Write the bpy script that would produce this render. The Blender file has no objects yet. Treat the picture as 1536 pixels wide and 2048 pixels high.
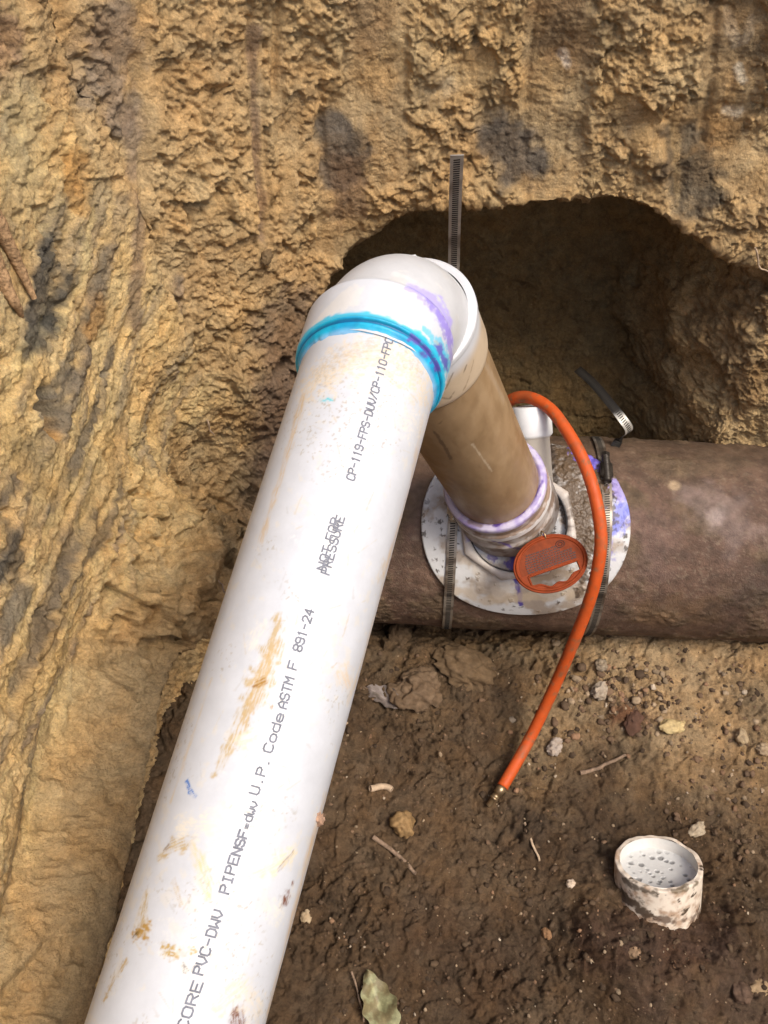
import bpy, bmesh, math, random
import numpy as np
from mathutils import Vector, Matrix

# ---------------------------------------------------------------- camera, sky, sun, exposure
F_PX = 1900.0                 # focal length in pixels of the 1536 x 2048 photograph
PITCH = math.radians(55.0)    # how far below the horizon the camera looks
CAM = np.array([0.0, 0.0, 1.32])
SUN_EL, SUN_AZ = math.radians(62.0), math.radians(122.0)   # azimuth clockwise from +y

scene = bpy.context.scene
COL = scene.collection
cam_d = bpy.data.cameras.new("camera")
cam_d.sensor_fit = 'VERTICAL'
cam_d.sensor_height = 36.0
cam_d.lens = F_PX / 2048.0 * 36.0
cam_d.clip_start, cam_d.clip_end = 0.02, 500.0
cam_o = bpy.data.objects.new("camera", cam_d)
cam_o.location = CAM
cam_o.rotation_euler = (math.pi / 2 - PITCH, 0, 0)
COL.objects.link(cam_o)
scene.camera = cam_o

world = bpy.data.worlds.new("World")
scene.world = world
world.use_nodes = True
wn = world.node_tree
sky = wn.nodes.new("ShaderNodeTexSky")
sky.sky_type = 'NISHITA'
sky.sun_disc = False
sky.sun_elevation = SUN_EL
sky.sun_rotation = SUN_AZ
sky.dust_density = 4.0
sky.air_density = 1.0
wn.links.new(sky.outputs[0], wn.nodes["Background"].inputs[0])
wn.nodes["Background"].inputs[1].default_value = 0.15

sun_d = bpy.data.lights.new("sun", 'SUN')
sun_d.energy = 1.5
sun_d.angle = math.radians(20.0)
sun_d.color = (1.0, 0.93, 0.82)
sun_o = bpy.data.objects.new("sun", sun_d)
to_sun = Vector((math.sin(SUN_AZ) * math.cos(SUN_EL), math.cos(SUN_AZ) * math.cos(SUN_EL), math.sin(SUN_EL)))
sun_o.rotation_euler = to_sun.to_track_quat('Z', 'Y').to_euler()
sun_o.location = (0, 0, 4)
COL.objects.link(sun_o)

scene.view_settings.view_transform = 'Standard'
scene.view_settings.look = 'None'
scene.view_settings.gamma = 1.0
scene.view_settings.exposure = 0.85
scene.cycles.max_bounces = 8
scene.cycles.diffuse_bounces = 5

# ---------------------------------------------------------------- geometry helpers
cp, sp = math.cos(PITCH), math.sin(PITCH)
RT = np.array([1.0, 0, 0])
UP = np.array([0, sp, cp])
FW = np.array([0, cp, -sp])


def ray(px, py):
    return FW + (px - 768) / F_PX * RT - (py - 1024) / F_PX * UP


def at(px, py, d):
    """world point seen at photograph pixel (px, py) at depth d metres"""
    return CAM + ray(px, py) * d


def at_z(px, py, z):
    r = ray(px, py)
    return CAM + r * ((z - CAM[2]) / r[2])


def project(v):
    q = v - CAM
    d = q @ FW
    return 768 + F_PX * (q @ RT) / d, 1024 - F_PX * (q @ UP) / d, d


def norm(v):
    v = np.asarray(v, float)
    return v / np.linalg.norm(v)


def sstep(a, b, x):
    t = np.clip((x - a) / (b - a), 0, 1)
    return t * t * (3 - 2 * t)


# ---- noise
_rs = np.random.RandomState(7)
_perm = _rs.permutation(256)
_perm = np.concatenate([_perm, _perm, _perm])
_g = _rs.normal(size=(256, 3))
_g /= np.linalg.norm(_g, axis=1)[:, None]
_rnd = _rs.rand(256, 4)


def _hash(i, j, k):
    return _perm[_perm[_perm[i & 255] + (j & 255)] + (k & 255)]


def perlin(p):
    out = np.empty(len(p))
    for a in range(0, len(p), 200000):
        q = p[a:a + 200000]
        i = np.floor(q).astype(np.int64)
        f = q - i
        u = f * f * f * (f * (f * 6 - 15) + 10)
        r = 0
        for dx in (0, 1):
            wx = u[:, 0] if dx else 1 - u[:, 0]
            for dy in (0, 1):
                wy = u[:, 1] if dy else 1 - u[:, 1]
                for dz in (0, 1):
                    wz = u[:, 2] if dz else 1 - u[:, 2]
                    g = _g[_hash(i[:, 0] + dx, i[:, 1] + dy, i[:, 2] + dz)]
                    dd = g[:, 0] * (f[:, 0] - dx) + g[:, 1] * (f[:, 1] - dy) + g[:, 2] * (f[:, 2] - dz)
                    r = r + dd * wx * wy * wz
        out[a:a + 200000] = r
    return out * 1.5


def fbm(p, octaves=4, gain=0.5, lac=2.1):
    r, a = 0, 1.0
    for o in range(octaves):
        r = r + a * perlin(p + 17.3 * o)
        p = p * lac
        a *= gain
    return r


def worley(p):
    """F1, F2, vector from the nearest cell point, random row of that cell"""
    n = len(p)
    F1, F2 = np.full(n, 9.0), np.full(n, 9.0)
    D, H = np.zeros((n, 3)), np.zeros(n, dtype=np.int64)
    for a in range(0, n, 200000):
        q = p[a:a + 200000]
        i = np.floor(q).astype(np.int64)
        f = q - i
        f1, f2 = np.full(len(q), 9.0), np.full(len(q), 9.0)
        dd, hh = np.zeros((len(q), 3)), np.zeros(len(q), dtype=np.int64)
        for dx in (-1, 0, 1):
            for dy in (-1, 0, 1):
                for dz in (-1, 0, 1):
                    h = _hash(i[:, 0] + dx, i[:, 1] + dy, i[:, 2] + dz)
                    v = f - (_rnd[h, :3] * 0.9 + np.array([dx, dy, dz]))
                    d = np.sqrt((v * v).sum(1))
                    m = d < f1
                    f2 = np.where(m, f1, np.minimum(f2, d))
                    f1 = np.where(m, d, f1)
                    dd[m] = v[m]
                    hh[m] = h[m]
        F1[a:a + 200000], F2[a:a + 200000] = f1, f2
        D[a:a + 200000], H[a:a + 200000] = dd, hh
    return F1, F2, D, H


def facets(p, tilt=1.0):
    """broken clay: each cell is a tilted chip at a height of its own"""
    F1, F2, D, H = worley(p)
    g = _g[(H * 7 + 3) & 255]
    return (_rnd[H, 3] - 0.5) + tilt * (D * g).sum(1), F2 - F1


# ---- mesh building
def mesh_from(name, verts, faces, smooth=True):
    me = bpy.data.meshes.new(name)
    verts = np.asarray(verts, dtype=np.float32)
    if isinstance(faces, np.ndarray):
        nf, k = faces.shape
        me.vertices.add(len(verts))
        me.vertices.foreach_set("co", verts.ravel())
        me.loops.add(nf * k)
        me.loops.foreach_set("vertex_index", faces.astype(np.int32).ravel())
        me.polygons.add(nf)
        me.polygons.foreach_set("loop_start", np.arange(0, nf * k, k, dtype=np.int32))
        me.update(calc_edges=True)
        me.validate()
    else:
        me.from_pydata([tuple(map(float, v)) for v in verts], [], [tuple(map(int, f)) for f in faces])
        me.update()
    me.polygons.foreach_set("use_smooth", np.full(len(me.polygons), smooth, dtype=bool))
    return me


def base_of(parent):
    o, v = parent, Vector((0, 0, 0))
    while o is not None:
        v = v + o.location
        o = o.parent
    return np.array(v)


def obj(name, verts, faces, mat, parent=None, col=None, smooth=True, loc=None):
    """link ONE mesh; vertices are given in world coordinates"""
    verts = np.asarray(verts, float)
    org = base_of(parent) if parent is not None else np.zeros(3)
    if loc is not None:
        loc = np.asarray(loc, float)
    else:
        loc = org
    me = mesh_from(name, verts - loc, faces, smooth)
    if col is not None:
        at_ = me.color_attributes.new("Col", 'FLOAT_COLOR', 'POINT')
        c4 = np.ones((len(verts), 4), dtype=np.float32)
        c4[:, :3] = col
        at_.data.foreach_set("color", c4.ravel())
    me.materials.append(mat)
    o = bpy.data.objects.new(name, me)
    COL.objects.link(o)
    if parent is not None:
        o.parent = parent
        o.location = loc - org
    else:
        o.location = loc
    return o


def thing(name, label, cat, loc, group=None):
    o = bpy.data.objects.new(name, None)
    o.empty_display_size = 0.02
    o.location = loc
    COL.objects.link(o)
    return tag(o, label, cat, group)


def tag(o, label, cat, group=None):
    o["label"] = label
    o["category"] = cat
    if group:
        o["group"] = group
    return o


def kind(o, k, label=None):
    o["kind"] = k
    if label:
        o["label"] = label
    return o


def grid_faces(nu, nv, wrap_u=False):
    iu = np.arange(nu if wrap_u else nu - 1)
    iv = np.arange(nv - 1)
    a, b = np.meshgrid(iu, iv, indexing='ij')
    a2 = (a + 1) % nu
    return np.stack([a * nv + b, a2 * nv + b, a2 * nv + b + 1, a * nv + b + 1], -1).reshape(-1, 4)


def frame(d, hint):
    d = norm(d)
    e1 = np.asarray(hint, float)
    e1 = norm(e1 - d * (e1 @ d))
    return d, e1, np.cross(d, e1)


def lathe(A, d, hint, prof, n=96, wobble=None):
    """profile [(distance along axis, radius)] turned round the axis"""
    d, e1, e2 = frame(d, hint)
    th = np.linspace(0, 2 * np.pi, n, endpoint=False)
    P = np.asarray(prof, float)
    ring = np.cos(th)[:, None] * e1 + np.sin(th)[:, None] * e2
    v = A + P[None, :, 0, None] * d + P[None, :, 1, None] * ring[:, None, :]
    return v.reshape(-1, 3), grid_faces(n, len(P), True)


def densify(prof, step):
    out = [prof[0]]
    for a, b in zip(prof[:-1], prof[1:]):
        k = max(1, int(math.hypot(b[0] - a[0], b[1] - a[1]) / step))
        out += [(a[0] + (b[0] - a[0]) * j / k, a[1] + (b[1] - a[1]) * j / k) for j in range(1, k + 1)]
    return out


def spline(pts, n):
    """Catmull-Rom through the points"""
    P = np.asarray(pts, float)
    P = np.vstack([2 * P[0] - P[1], P, 2 * P[-1] - P[-2]])
    t = np.linspace(0, len(P) - 3 - 1e-9, n)
    i = t.astype(int)
    f = (t - i)[:, None]
    a, b, c, e = P[i], P[i + 1], P[i + 2], P[i + 3]
    return 0.5 * (2 * b + (c - a) * f + (2 * a - 5 * b + 4 * c - e) * f ** 2 + (3 * b - a - 3 * c + e) * f ** 3)


def tube(path, rad, n=24, caps=True):
    path = np.asarray(path, float)
    rad = np.broadcast_to(np.asarray(rad, float), (len(path),))
    T = np.gradient(path, axis=0)
    T /= np.linalg.norm(T, axis=1)[:, None]
    e = np.cross(T[0], [0.31, 0.2, 0.93])
    e = norm(e)
    vs = []
    th = np.linspace(0, 2 * np.pi, n, endpoint=False)
    for p, t, r in zip(path, T, rad):
        e = norm(e - t * (e @ t))
        b = np.cross(t, e)
        vs.append(p + r * (np.cos(th)[:, None] * e + np.sin(th)[:, None] * b))
    v = np.array(vs).transpose(1, 0, 2).reshape(-1, 3)
    f = grid_faces(n, len(path), True)
    if caps:
        k = len(path)
        v = np.vstack([v, path[0], path[-1]])
        a = np.arange(n)
        c0 = np.stack([a * k, np.full(n, n * k), ((a + 1) % n) * k, ((a + 1) % n) * k], -1)
        f = [list(q) for q in f] + [[i * k, ((i + 1) % n) * k, n * k] for i in range(n)][::-1] + \
            [[((i + 1) % n) * k + k - 1, i * k + k - 1, n * k + 1] for i in range(n)]
        f = [q for q in f]
    return v, f


def ribbon(path, wdir, width, thick):
    """flat metal band along a path; wdir = width direction (per point or one)"""
    path = np.asarray(path, float)
    W = np.broadcast_to(np.asarray(wdir, float), path.shape)
    T = np.gradient(path, axis=0)
    T /= np.linalg.norm(T, axis=1)[:, None]
    W = W - T * (W * T).sum(1)[:, None]
    W = W / np.linalg.norm(W, axis=1)[:, None]
    N = np.cross(T, W)
    c = [(-.5, -.5), (.5, -.5), (.5, .5), (-.5, .5)]
    v = np.stack([path + W * (a * width) + N * (b * thick) for a, b in c], 0).reshape(-1, 3)
    k = len(path)
    f = [list(q) for q in grid_faces(4, k, True)] + [[0, k, 2 * k, 3 * k], [4 * k - 1, 3 * k - 1, 2 * k - 1, k - 1]]
    return v, f


def join(parts):
    V, Fs, n = [], [], 0
    for v, f in parts:
        V.append(np.asarray(v, float))
        Fs += [[int(i) + n for i in q] for q in f]
        n += len(v)
    return np.vstack(V), Fs


def box(c, ax, sz, bev=0.0):
    """bevelled box: centre, 3 axes, full sizes"""
    bm = bmesh.new()
    bmesh.ops.create_cube(bm, size=1.0)
    for v in bm.verts:
        v.co = Vector((v.co.x * sz[0], v.co.y * sz[1], v.co.z * sz[2]))
    if bev:
        bmesh.ops.bevel(bm, geom=list(bm.edges), offset=bev, segments=2, affect='EDGES')
    bm.verts.index_update()
    A = np.array([norm(a) for a in ax])
    v = np.array([np.array(v.co) @ A + np.asarray(c) for v in bm.verts])
    f = [[q.index for q in fc.verts] for fc in bm.faces]
    bm.free()
    return v, f


def ico(sub=3):
    bm = bmesh.new()
    bmesh.ops.create_icosphere(bm, subdivisions=sub, radius=1.0)
    bm.verts.index_update()
    v = np.array([tuple(q.co) for q in bm.verts])
    f = [[q.index for q in fc.verts] for fc in bm.faces]
    bm.free()
    return v, f


# ---- painting dirt and stains that sit ON a surface (3-D brushes)
class Paint:
    def __init__(self, v, base):
        self.v = v
        self.c = np.empty((len(v), 3))
        self.c[:] = base
        self.px, self.py, self.d = project(v)

    def find(self, x, y):
        r = np.hypot(self.px - x, self.py - y)
        for tol in (3, 6, 12, 25, 60):
            m = np.where(r < tol)[0]
            if len(m):
                return self.v[m[np.argmin(self.d[m])]]
        return self.v[np.argmin(r)]

    def mask(self, pts, w, soft=0.5, nscale=None, namp=0.6, seed=0.0):
        """pts = pixel polyline on the surface, w = half width(s) in metres"""
        P = np.array([self.find(x, y) for x, y in pts])
        W = np.broadcast_to(np.asarray(w, float), (len(P),))
        lo, hi = P.min(0) - W.max() * 2.2, P.max(0) + W.max() * 2.2
        idx = np.where(((self.v > lo) & (self.v < hi)).all(1))[0]
        best = np.full(len(idx), 9.0)
        q = self.v[idx]
        if len(P) == 1:
            best = np.linalg.norm(q - P[0], axis=1) / W[0]
        for a, b, wa, wb in zip(P[:-1], P[1:], W[:-1], W[1:]):
            ab = b - a
            t = np.clip(((q - a) @ ab) / max(ab @ ab, 1e-12), 0, 1)
            dist = np.linalg.norm(q - a - t[:, None] * ab, axis=1) / (wa + (wb - wa) * t)
            best = np.minimum(best, dist)
        if nscale:
            best = best + namp * fbm(q / nscale + seed, 3)
        m = np.zeros(len(self.v))
        m[idx] = 1 - sstep(1 - soft, 1 + soft * 0.5, best)
        return m

    def stroke(self, pts, w, color, k=1.0, soft=0.5, nscale=None, namp=0.6, seed=0.0):
        m = (self.mask(pts, w, soft, nscale, namp, seed) * k)[:, None]
        self.c = self.c * (1 - m) + np.asarray(color) * m
        return m[:, 0]


# ---------------------------------------------------------------- materials
def new_mat(name):
    m = bpy.data.materials.new(name)
    m.use_nodes = True
    return m, m.node_tree.nodes, m.node_tree.links, m.node_tree.nodes["Principled BSDF"]


def noise_node(N, L, scale, detail=6.0, rough=0.6, co=None):
    t = N.new("ShaderNodeTexNoise")
    t.inputs["Scale"].default_value = scale
    t.inputs["Detail"].default_value = detail
    t.inputs["Roughness"].default_value = rough
    if co is not None:
        L.new(co, t.inputs["Vector"])
    return t.outputs["Fac"]


def ramp(N, L, fac, stops):
    r = N.new("ShaderNodeValToRGB")
    e = r.color_ramp.elements
    e[0].position, e[0].color = stops[0][0], (*stops[0][1], 1)
    e[1].position, e[1].color = stops[-1][0], (*stops[-1][1], 1)
    for p, c in stops[1:-1]:
        k = e.new(p)
        k.color = (*c, 1)
    L.new(fac, r.inputs[0])
    return r.outputs[0]


def mix(N, L, a, b, fac, mode='MIX'):
    m = N.new("ShaderNodeMix")
    m.data_type = 'RGBA'
    m.blend_type = mode
    for s, v in ((m.inputs[0], fac), (m.inputs[6], a), (m.inputs[7], b)):
        if hasattr(v, "is_linked"):
            L.new(v, s)
        elif isinstance(v, (int, float)):
            s.default_value = v
        else:
            s.default_value = (*v, 1)
    return m.outputs[2]


def bump(N, L, h, strength, dist, prev=None):
    b = N.new("ShaderNodeBump")
    b.inputs["Strength"].default_value = strength
    b.inputs["Distance"].default_value = dist
    L.new(h, b.inputs["Height"])
    if prev is not None:
        L.new(prev, b.inputs["Normal"])
    return b.outputs[0]


def soil_mat(name, rough=0.95, var=(0.62, 1.3), fleck=0.35, bumps=((900, .7, .0016), (330, .9, .0042))):
    m, N, L, B = new_mat(name)
    co = N.new("ShaderNodeTexCoord").outputs["Object"]
    at_ = N.new("ShaderNodeVertexColor")
    at_.layer_name = "Col"
    n1 = noise_node(N, L, 55, 8, .68, co)
    v1 = ramp(N, L, n1, [(.3, (var[0],) * 3), (.7, (var[1],) * 3)])
    c = mix(N, L, at_.outputs[0], v1, 1.0, 'MULTIPLY')
    n2 = noise_node(N, L, 420, 5, .7, co)
    v2 = ramp(N, L, n2, [(.32, (.68, .66, .62)), (.5, (1, 1, 1)), (.72, (1.35, 1.3, 1.2))])
    c = mix(N, L, c, v2, .8, 'MULTIPLY')
    n3 = noise_node(N, L, 19, 4, .6, co)
    v3 = ramp(N, L, n3, [(.36, (1.08, .96, .80)), (.62, (.95, 1.0, 1.06))])
    c = mix(N, L, c, v3, .7, 'MULTIPLY')
    # small pale grit
    vo = N.new("ShaderNodeTexVoronoi")
    vo.inputs["Scale"].default_value = 190
    L.new(co, vo.inputs["Vector"])
    fl = ramp(N, L, vo.outputs["Distance"], [(.10, (1, 1, 1)), (.17, (0, 0, 0))])
    pick = ramp(N, L, vo.outputs["Color"], [(.86, (0, 0, 0)), (.9, (1, 1, 1))])
    fm = mix(N, L, fl, pick, 1.0, 'MULTIPLY')
    fk = mix(N, L, (0, 0, 0), fm, fleck)
    c = mix(N, L, c, (.42, .33, .22), fk)
    L.new(c, B.inputs["Base Color"])
    B.inputs["Roughness"].default_value = rough
    B.inputs["Specular IOR Level"].default_value = .2
    prev = None
    for s, st, di in bumps:
        prev = bump(N, L, noise_node(N, L, s, 6, .65, co), st, di, prev)
    L.new(prev, B.inputs["Normal"])
    return m


def paint_mat(name, rough=0.4, spec=.4, var=(.93, 1.04), vscale=60, bump_s=(300, .08, .0006), metallic=0.0):
    """surface whose own colour comes from the painted 'Col' attribute"""
    m, N, L, B = new_mat(name)
    co = N.new("ShaderNodeTexCoord").outputs["Object"]
    at_ = N.new("ShaderNodeVertexColor")
    at_.layer_name = "Col"
    v1 = ramp(N, L, noise_node(N, L, vscale, 6, .65, co), [(.3, (var[0],) * 3), (.7, (var[1],) * 3)])
    c = mix(N, L, at_.outputs[0], v1, 1.0, 'MULTIPLY')
    L.new(c, B.inputs["Base Color"])
    rr = ramp(N, L, noise_node(N, L, 35, 5, .6, co), [(.3, (rough * .8,) * 3), (.7, (min(1, rough * 1.3),) * 3)])
    L.new(rr, B.inputs["Roughness"])
    B.inputs["Specular IOR Level"].default_value = spec
    B.inputs["Metallic"].default_value = metallic
    L.new(bump(N, L, noise_node(N, L, bump_s[0], 6, .65, co), bump_s[1], bump_s[2]), B.inputs["Normal"])
    return m


def flat_mat(name, color, rough=.5, metallic=0.0, spec=.4, nscale=80, var=.25, bump_s=(400, .15, .0006)):
    m, N, L, B = new_mat(name)
    co = N.new("ShaderNodeTexCoord").outputs["Object"]
    a = tuple(x * (1 - var) for x in color)
    b = tuple(min(1, x * (1 + var)) for x in color)
    L.new(ramp(N, L, noise_node(N, L, nscale, 6, .6, co), [(.3, a), (.7, b)]), B.inputs["Base Color"])
    B.inputs["Roughness"].default_value = rough
    B.inputs["Metallic"].default_value = metallic
    B.inputs["Specular IOR Level"].default_value = spec
    L.new(bump(N, L, noise_node(N, L, bump_s[0], 5, .6, co), bump_s[1], bump_s[2]), B.inputs["Normal"])
    return m


M = {
    'wall': soil_mat("excavated_clay"),
    'floor': soil_mat("damp_soil", var=(.55, 1.35), fleck=.4, bumps=((800, .7, .0015), (220, .8, .005))),
    'pvc': paint_mat("white_pvc", rough=.38),
    'saddle': paint_mat("muddy_white_pvc", rough=.45, bump_s=(240, .25, .0015)),
    'clay': paint_mat("old_clay_pipe", rough=.6, var=(.6, 1.4), vscale=45, bump_s=(420, .8, .003)),
    'ink': flat_mat("grey_printing_ink", (.14, .145, .17), .6, var=.35, nscale=300),
    'cement': paint_mat("blue_pipe_cement", rough=.5, spec=.5, var=(.8, 1.15), bump_s=(150, .3, .0015)),
    'primer': flat_mat("purple_primer", (.17, .11, .42), .3, spec=.5, var=.45, nscale=70, bump_s=(200, .3, .001)),
    'gasket': flat_mat("black_rubber", (.012, .012, .014), .5),
    'steel': paint_mat("muddy_steel_band", rough=.4, spec=.5, metallic=.45, var=(.7, 1.2), bump_s=(300, .15, .0008)),
    'orange': paint_mat("orange_rubber_hose", rough=.55, spec=.3, var=(.85, 1.1), bump_s=(350, .15, .0008)),
    'orange_tag': flat_mat("orange_plastic", (.21, .036, .008), .65, spec=.15, var=.2, nscale=60),
    'dark_print': flat_mat("dark_print", (.045, .008, .004), .6),
    'brass': flat_mat("dull_brass", (.40, .29, .17), .35, metallic=.8),
    'stub': paint_mat("dirty_pvc_stub", rough=.6, bump_s=(250, .3, .002)),
    'stone': paint_mat("field_stone", rough=.85, spec=.25, var=(.7, 1.25), vscale=120, bump_s=(500, .5, .002)),
    'twig': flat_mat("dry_twig_bark", (.22, .15, .10), .9, var=.4, nscale=200, bump_s=(600, .6, .002)),
    'root': flat_mat("pale_root_bark", (.33, .205, .105), .95, spec=.1, var=.5, nscale=260, bump_s=(300, 1.0, .004)),
    'hair': flat_mat("root_hair", (.45, .33, .22), .8),
    'leaf': paint_mat("leaf_blade", rough=.55, var=(.7, 1.25), vscale=160),
}

# ---------------------------------------------------------------- key positions
E = at(787, 588, 0.821)            # where the axes of the two white pipes meet, in the elbow
B = at(352, 2048, 0.627)           # lateral pipe where it leaves the picture
S = at(1032, 1047, 1.36)          # foot of the riser on the saddle
MD = norm(E - B)                   # lateral pipe, towards the elbow
RD = norm(S - E)                   # riser, downwards
RP = 0.0571                        # outside radius of a 4 inch pipe
CA, CB = at(760, 1052, 1.455), at(1536, 1086, 1.425)
CD = norm(CB - CA)                 # old pipe, to the right
CR = 0.147

# ---------------------------------------------------------------- the pit: walls
def soil_pit():
    ctrl = [(-.33, -1.0), (-.31, -.5), (-.30, -.1), (-.297, .25), (-.283, .48), (-.263, .66), (-.243, .775), (-.165, .848), (-.06, .92), (.10, .945),
            (.35, .95), (.60, .945), (.85, .93), (1.05, .82), (1.15, .5), (1.18, 0), (1.15, -.7), (1.0, -1.1), (.5, -1.25), (0, -1.25),
            (-.25, -1.15), (-.33, -1.0)]
    P = np.array([(x, y, 0) for x, y in ctrl])
    fine = spline(P, 6000)[:, :2]
    seg = np.linalg.norm(np.diff(fine, axis=0), axis=1)
    s = np.concatenate([[0], np.cumsum(seg)])
    dense = ((fine[:, 0] < -.15) & (fine[:, 1] > .0)) | ((fine[:, 1] > .8) & (fine[:, 0] < .62))
    w = np.where(dense, 1 / .0015, 1 / .02)
    cum = np.concatenate([[0], np.cumsum(seg * w[1:])])
    nu = int(cum[-1])
    si = np.interp(np.linspace(0, cum[-1], nu, endpoint=False), cum, s)
    bx, by = np.interp(si, s, fine[:, 0]), np.interp(si, s, fine[:, 1])
    tx, ty = np.gradient(fine[:, 0], s), np.gradient(fine[:, 1], s)
    tx = np.convolve(np.pad(tx, 60, mode='edge'), np.ones(121) / 121, 'valid')
    ty = np.convolve(np.pad(ty, 60, mode='edge'), np.ones(121) / 121, 'valid')
    nx, ny = -np.interp(si, s, ty), np.interp(si, s, tx)       # outward (into the earth)
    z = np.concatenate([np.linspace(-.10, -.02, 10, endpoint=False), np.arange(-.02, 1.02, .0015), np.linspace(1.02, 1.24, 24)])
    nv = len(z)
    X, Z = np.repeat(bx[:, None], nv, 1), np.repeat(z[None], nu, 0)
    Y = np.repeat(by[:, None], nv, 1)
    NX, NY = np.repeat(nx[:, None], nv, 1), np.repeat(ny[:, None], nv, 1)
    left = sstep(.82, .76, Y) * (X < .2)
    back = sstep(.70, .90, Y) * sstep(-.28, -.10, X)
    off = (Z - .6) * .20 * back + (np.maximum(Z, .46) - .6) * (.22 * left + .2 * (1 - back) * (1 - left))
    off -= .020 * left * (Y < .79) * sstep(.800, .782, Y) * sstep(.50, .56, Z)
    # lower left bank: pushed out into the pit, undercut below
    q = np.stack([X.ravel(), Y.ravel(), Z.ravel()], 1)
    wav = fbm(q * 6.0 + 3, 3).reshape(X.shape)
    zcut = np.interp(Y, [.0, .15, .40, .54, .66, .74], [.50, .475, .445, .42, .36, .22]) + .012 * wav
    ztop = zcut + .060 + .012 * wav
    lb = sstep(.80, .66, Y) * (X < .2)
    bulge = sstep(ztop, zcut + .012, Z) * sstep(zcut - .012, zcut - .002, Z)
    off += .030 * lb * sstep(zcut - .01, zcut + .03, Z)
    off -= .046 * bulge * lb
    off += .085 * sstep(zcut - .002, zcut - .014, Z) * lb
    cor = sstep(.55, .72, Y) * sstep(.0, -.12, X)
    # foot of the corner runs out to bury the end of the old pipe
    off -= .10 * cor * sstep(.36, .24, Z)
    # a shoulder of broken clods hangs over the gap beside the pipe
    off -= .05 * sstep(.42, .50, Y) * sstep(.70, .60, Y) * (X < .2) * sstep(.36, .40, Z) * sstep(.56, .46, Z)
    # hollow dug in under the back wall
    ztop2 = .600 + .012 * wav - .125 * sstep(.03, -.15, X) - .08 * sstep(.26, .50, X)
    ztop2 = ztop2 - .35 * sstep(-.10, -.17, X)
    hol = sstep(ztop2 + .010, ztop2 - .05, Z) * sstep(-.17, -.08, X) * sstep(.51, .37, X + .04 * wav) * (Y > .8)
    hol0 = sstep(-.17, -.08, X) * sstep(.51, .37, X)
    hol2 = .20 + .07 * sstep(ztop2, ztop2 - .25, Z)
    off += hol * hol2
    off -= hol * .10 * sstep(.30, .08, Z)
    X, Y = X + NX * off, Y + NY * off
    macro = np.stack([X, Y, Z], -1)
    du = np.gradient(macro, axis=0)
    dv = np.gradient(macro, axis=1)
    n = np.cross(du, dv)
    n /= np.linalg.norm(n, axis=-1, keepdims=True) + 1e-9
    flat = macro.reshape(-1, 3)
    n = n.reshape(-1, 3)
    left, back, hol, cor, bulge, lb = (a.ravel() for a in (left, back, hol, cor, bulge, lb))
    pt = Paint(flat, (.48, .335, .165))
    # ---- where the bucket scraped it smooth
    smooth = np.zeros(len(flat))
    band = np.zeros(len(flat))
    bands = [([(760, 0), (765, 190)], .030), ([(745, 130), (770, 320)], .034), ([(690, 250), (680, 470)], .032),
             ([(1120, 10), (1110, 260)], .040), ([(1110, 200), (1105, 360)], .040), ([(1470, 60), (1445, 300)], .034),
             ([(1000, 260), (1040, 330)], .030), ([(1385, 250), (1385, 400)], .028), ([(510, 60), (522, 480)], .010),
             ([(270, 0), (290, 260), (280, 480), (275, 620)], .022), ([(545, 20), (560, 300)], .008), ([(590, 200), (575, 420)], .010),
             ([(860, 180), (960, 130)], .02), ([(1250, 220), (1330, 300)], .02), ([(1480, 330), (1530, 360)], .03)]
    for p_, w_ in bands:
        m_ = pt.mask(p_, w_, .22, .03, .22, w_ * 100)
        smooth = np.maximum(smooth, m_)
        band = np.maximum(band, m_ * (w_ > .025))
    bank = bulge * lb
    yy = flat[:, 1]
    across = flat[:, 2] - (.1 * (yy - .4) + .55 * np.maximum(yy - .4, -.1) ** 2) + .008 * perlin(flat * 7 + 5)
    along = yy
    plane = sstep(.80, .755, yy) * (flat[:, 0] < -.1) * (1 - np.clip(bank * 1.5, 0, 1)) * sstep(.40, .47, flat[:, 2])
    sn = fbm(np.stack([across * 42, along * 3.2, 0 * along + 3], 1), 4)
    sn2 = fbm(np.stack([across * 110, along * 6, 0 * along + 8], 1), 4)
    keep = sstep(-.15, .35, fbm(flat * 8 + 5, 3) - .25 * sstep(.45, .8, yy))
    smooth = np.maximum(smooth, plane * (.55 + .42 * sstep(-.2, .2, sn) * keep))
    smooth = np.maximum(smooth, .30 * bank)
    smooth *= 1 - .9 * pt.mask([(300, 1010), (250, 1180), (240, 1290)], .035, .6, .03, .5)
    smooth *= 1 - .9 * pt.mask([(440, 1060), (400, 1180), (330, 1250)], .05, .6, .03, .5)
    rough = 1 - .86 * smooth
    rough *= 1 - .45 * hol
    lip = np.exp(-((flat[:, 2] - ztop2.ravel()) / .03) ** 2) * (hol0.ravel())
    rough *= 1 - .25 * lip
    rough = np.maximum(rough, .95 * sstep(.42, .50, flat[:, 1]) * sstep(.74, .66, flat[:, 1]) * (flat[:, 0] < .0) * sstep(.30, .36, flat[:, 2]) * sstep(.58, .50, flat[:, 2]))
    # ---- relief
    wq = flat + .010 * np.stack([perlin(flat * 26), perlin(flat * 26 + 9), perlin(flat * 26 + 31)], 1)
    h = .018 * fbm(flat * 5.5, 3) * (1 - .7 * plane)
    fa, ea = facets(wq / .060, .8)
    fb, eb = facets(wq / .028 + 3, .8)
    wq2 = wq + .004 * np.stack([perlin(flat * 90), perlin(flat * 90 + 9), perlin(flat * 90 + 31)], 1)
    fc, ec = facets(wq2 / .0125 + 7, .8)
    l1 = worley(wq2 / .021 + 13)
    l2 = worley(wq2 / .0098 + 17)
    l3 = worley(wq2 / .0052 + 23)
    lump1 = np.clip(.62 - l1[0], -.1, 1) * (.4 + .9 * _rnd[l1[3], 0])
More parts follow.
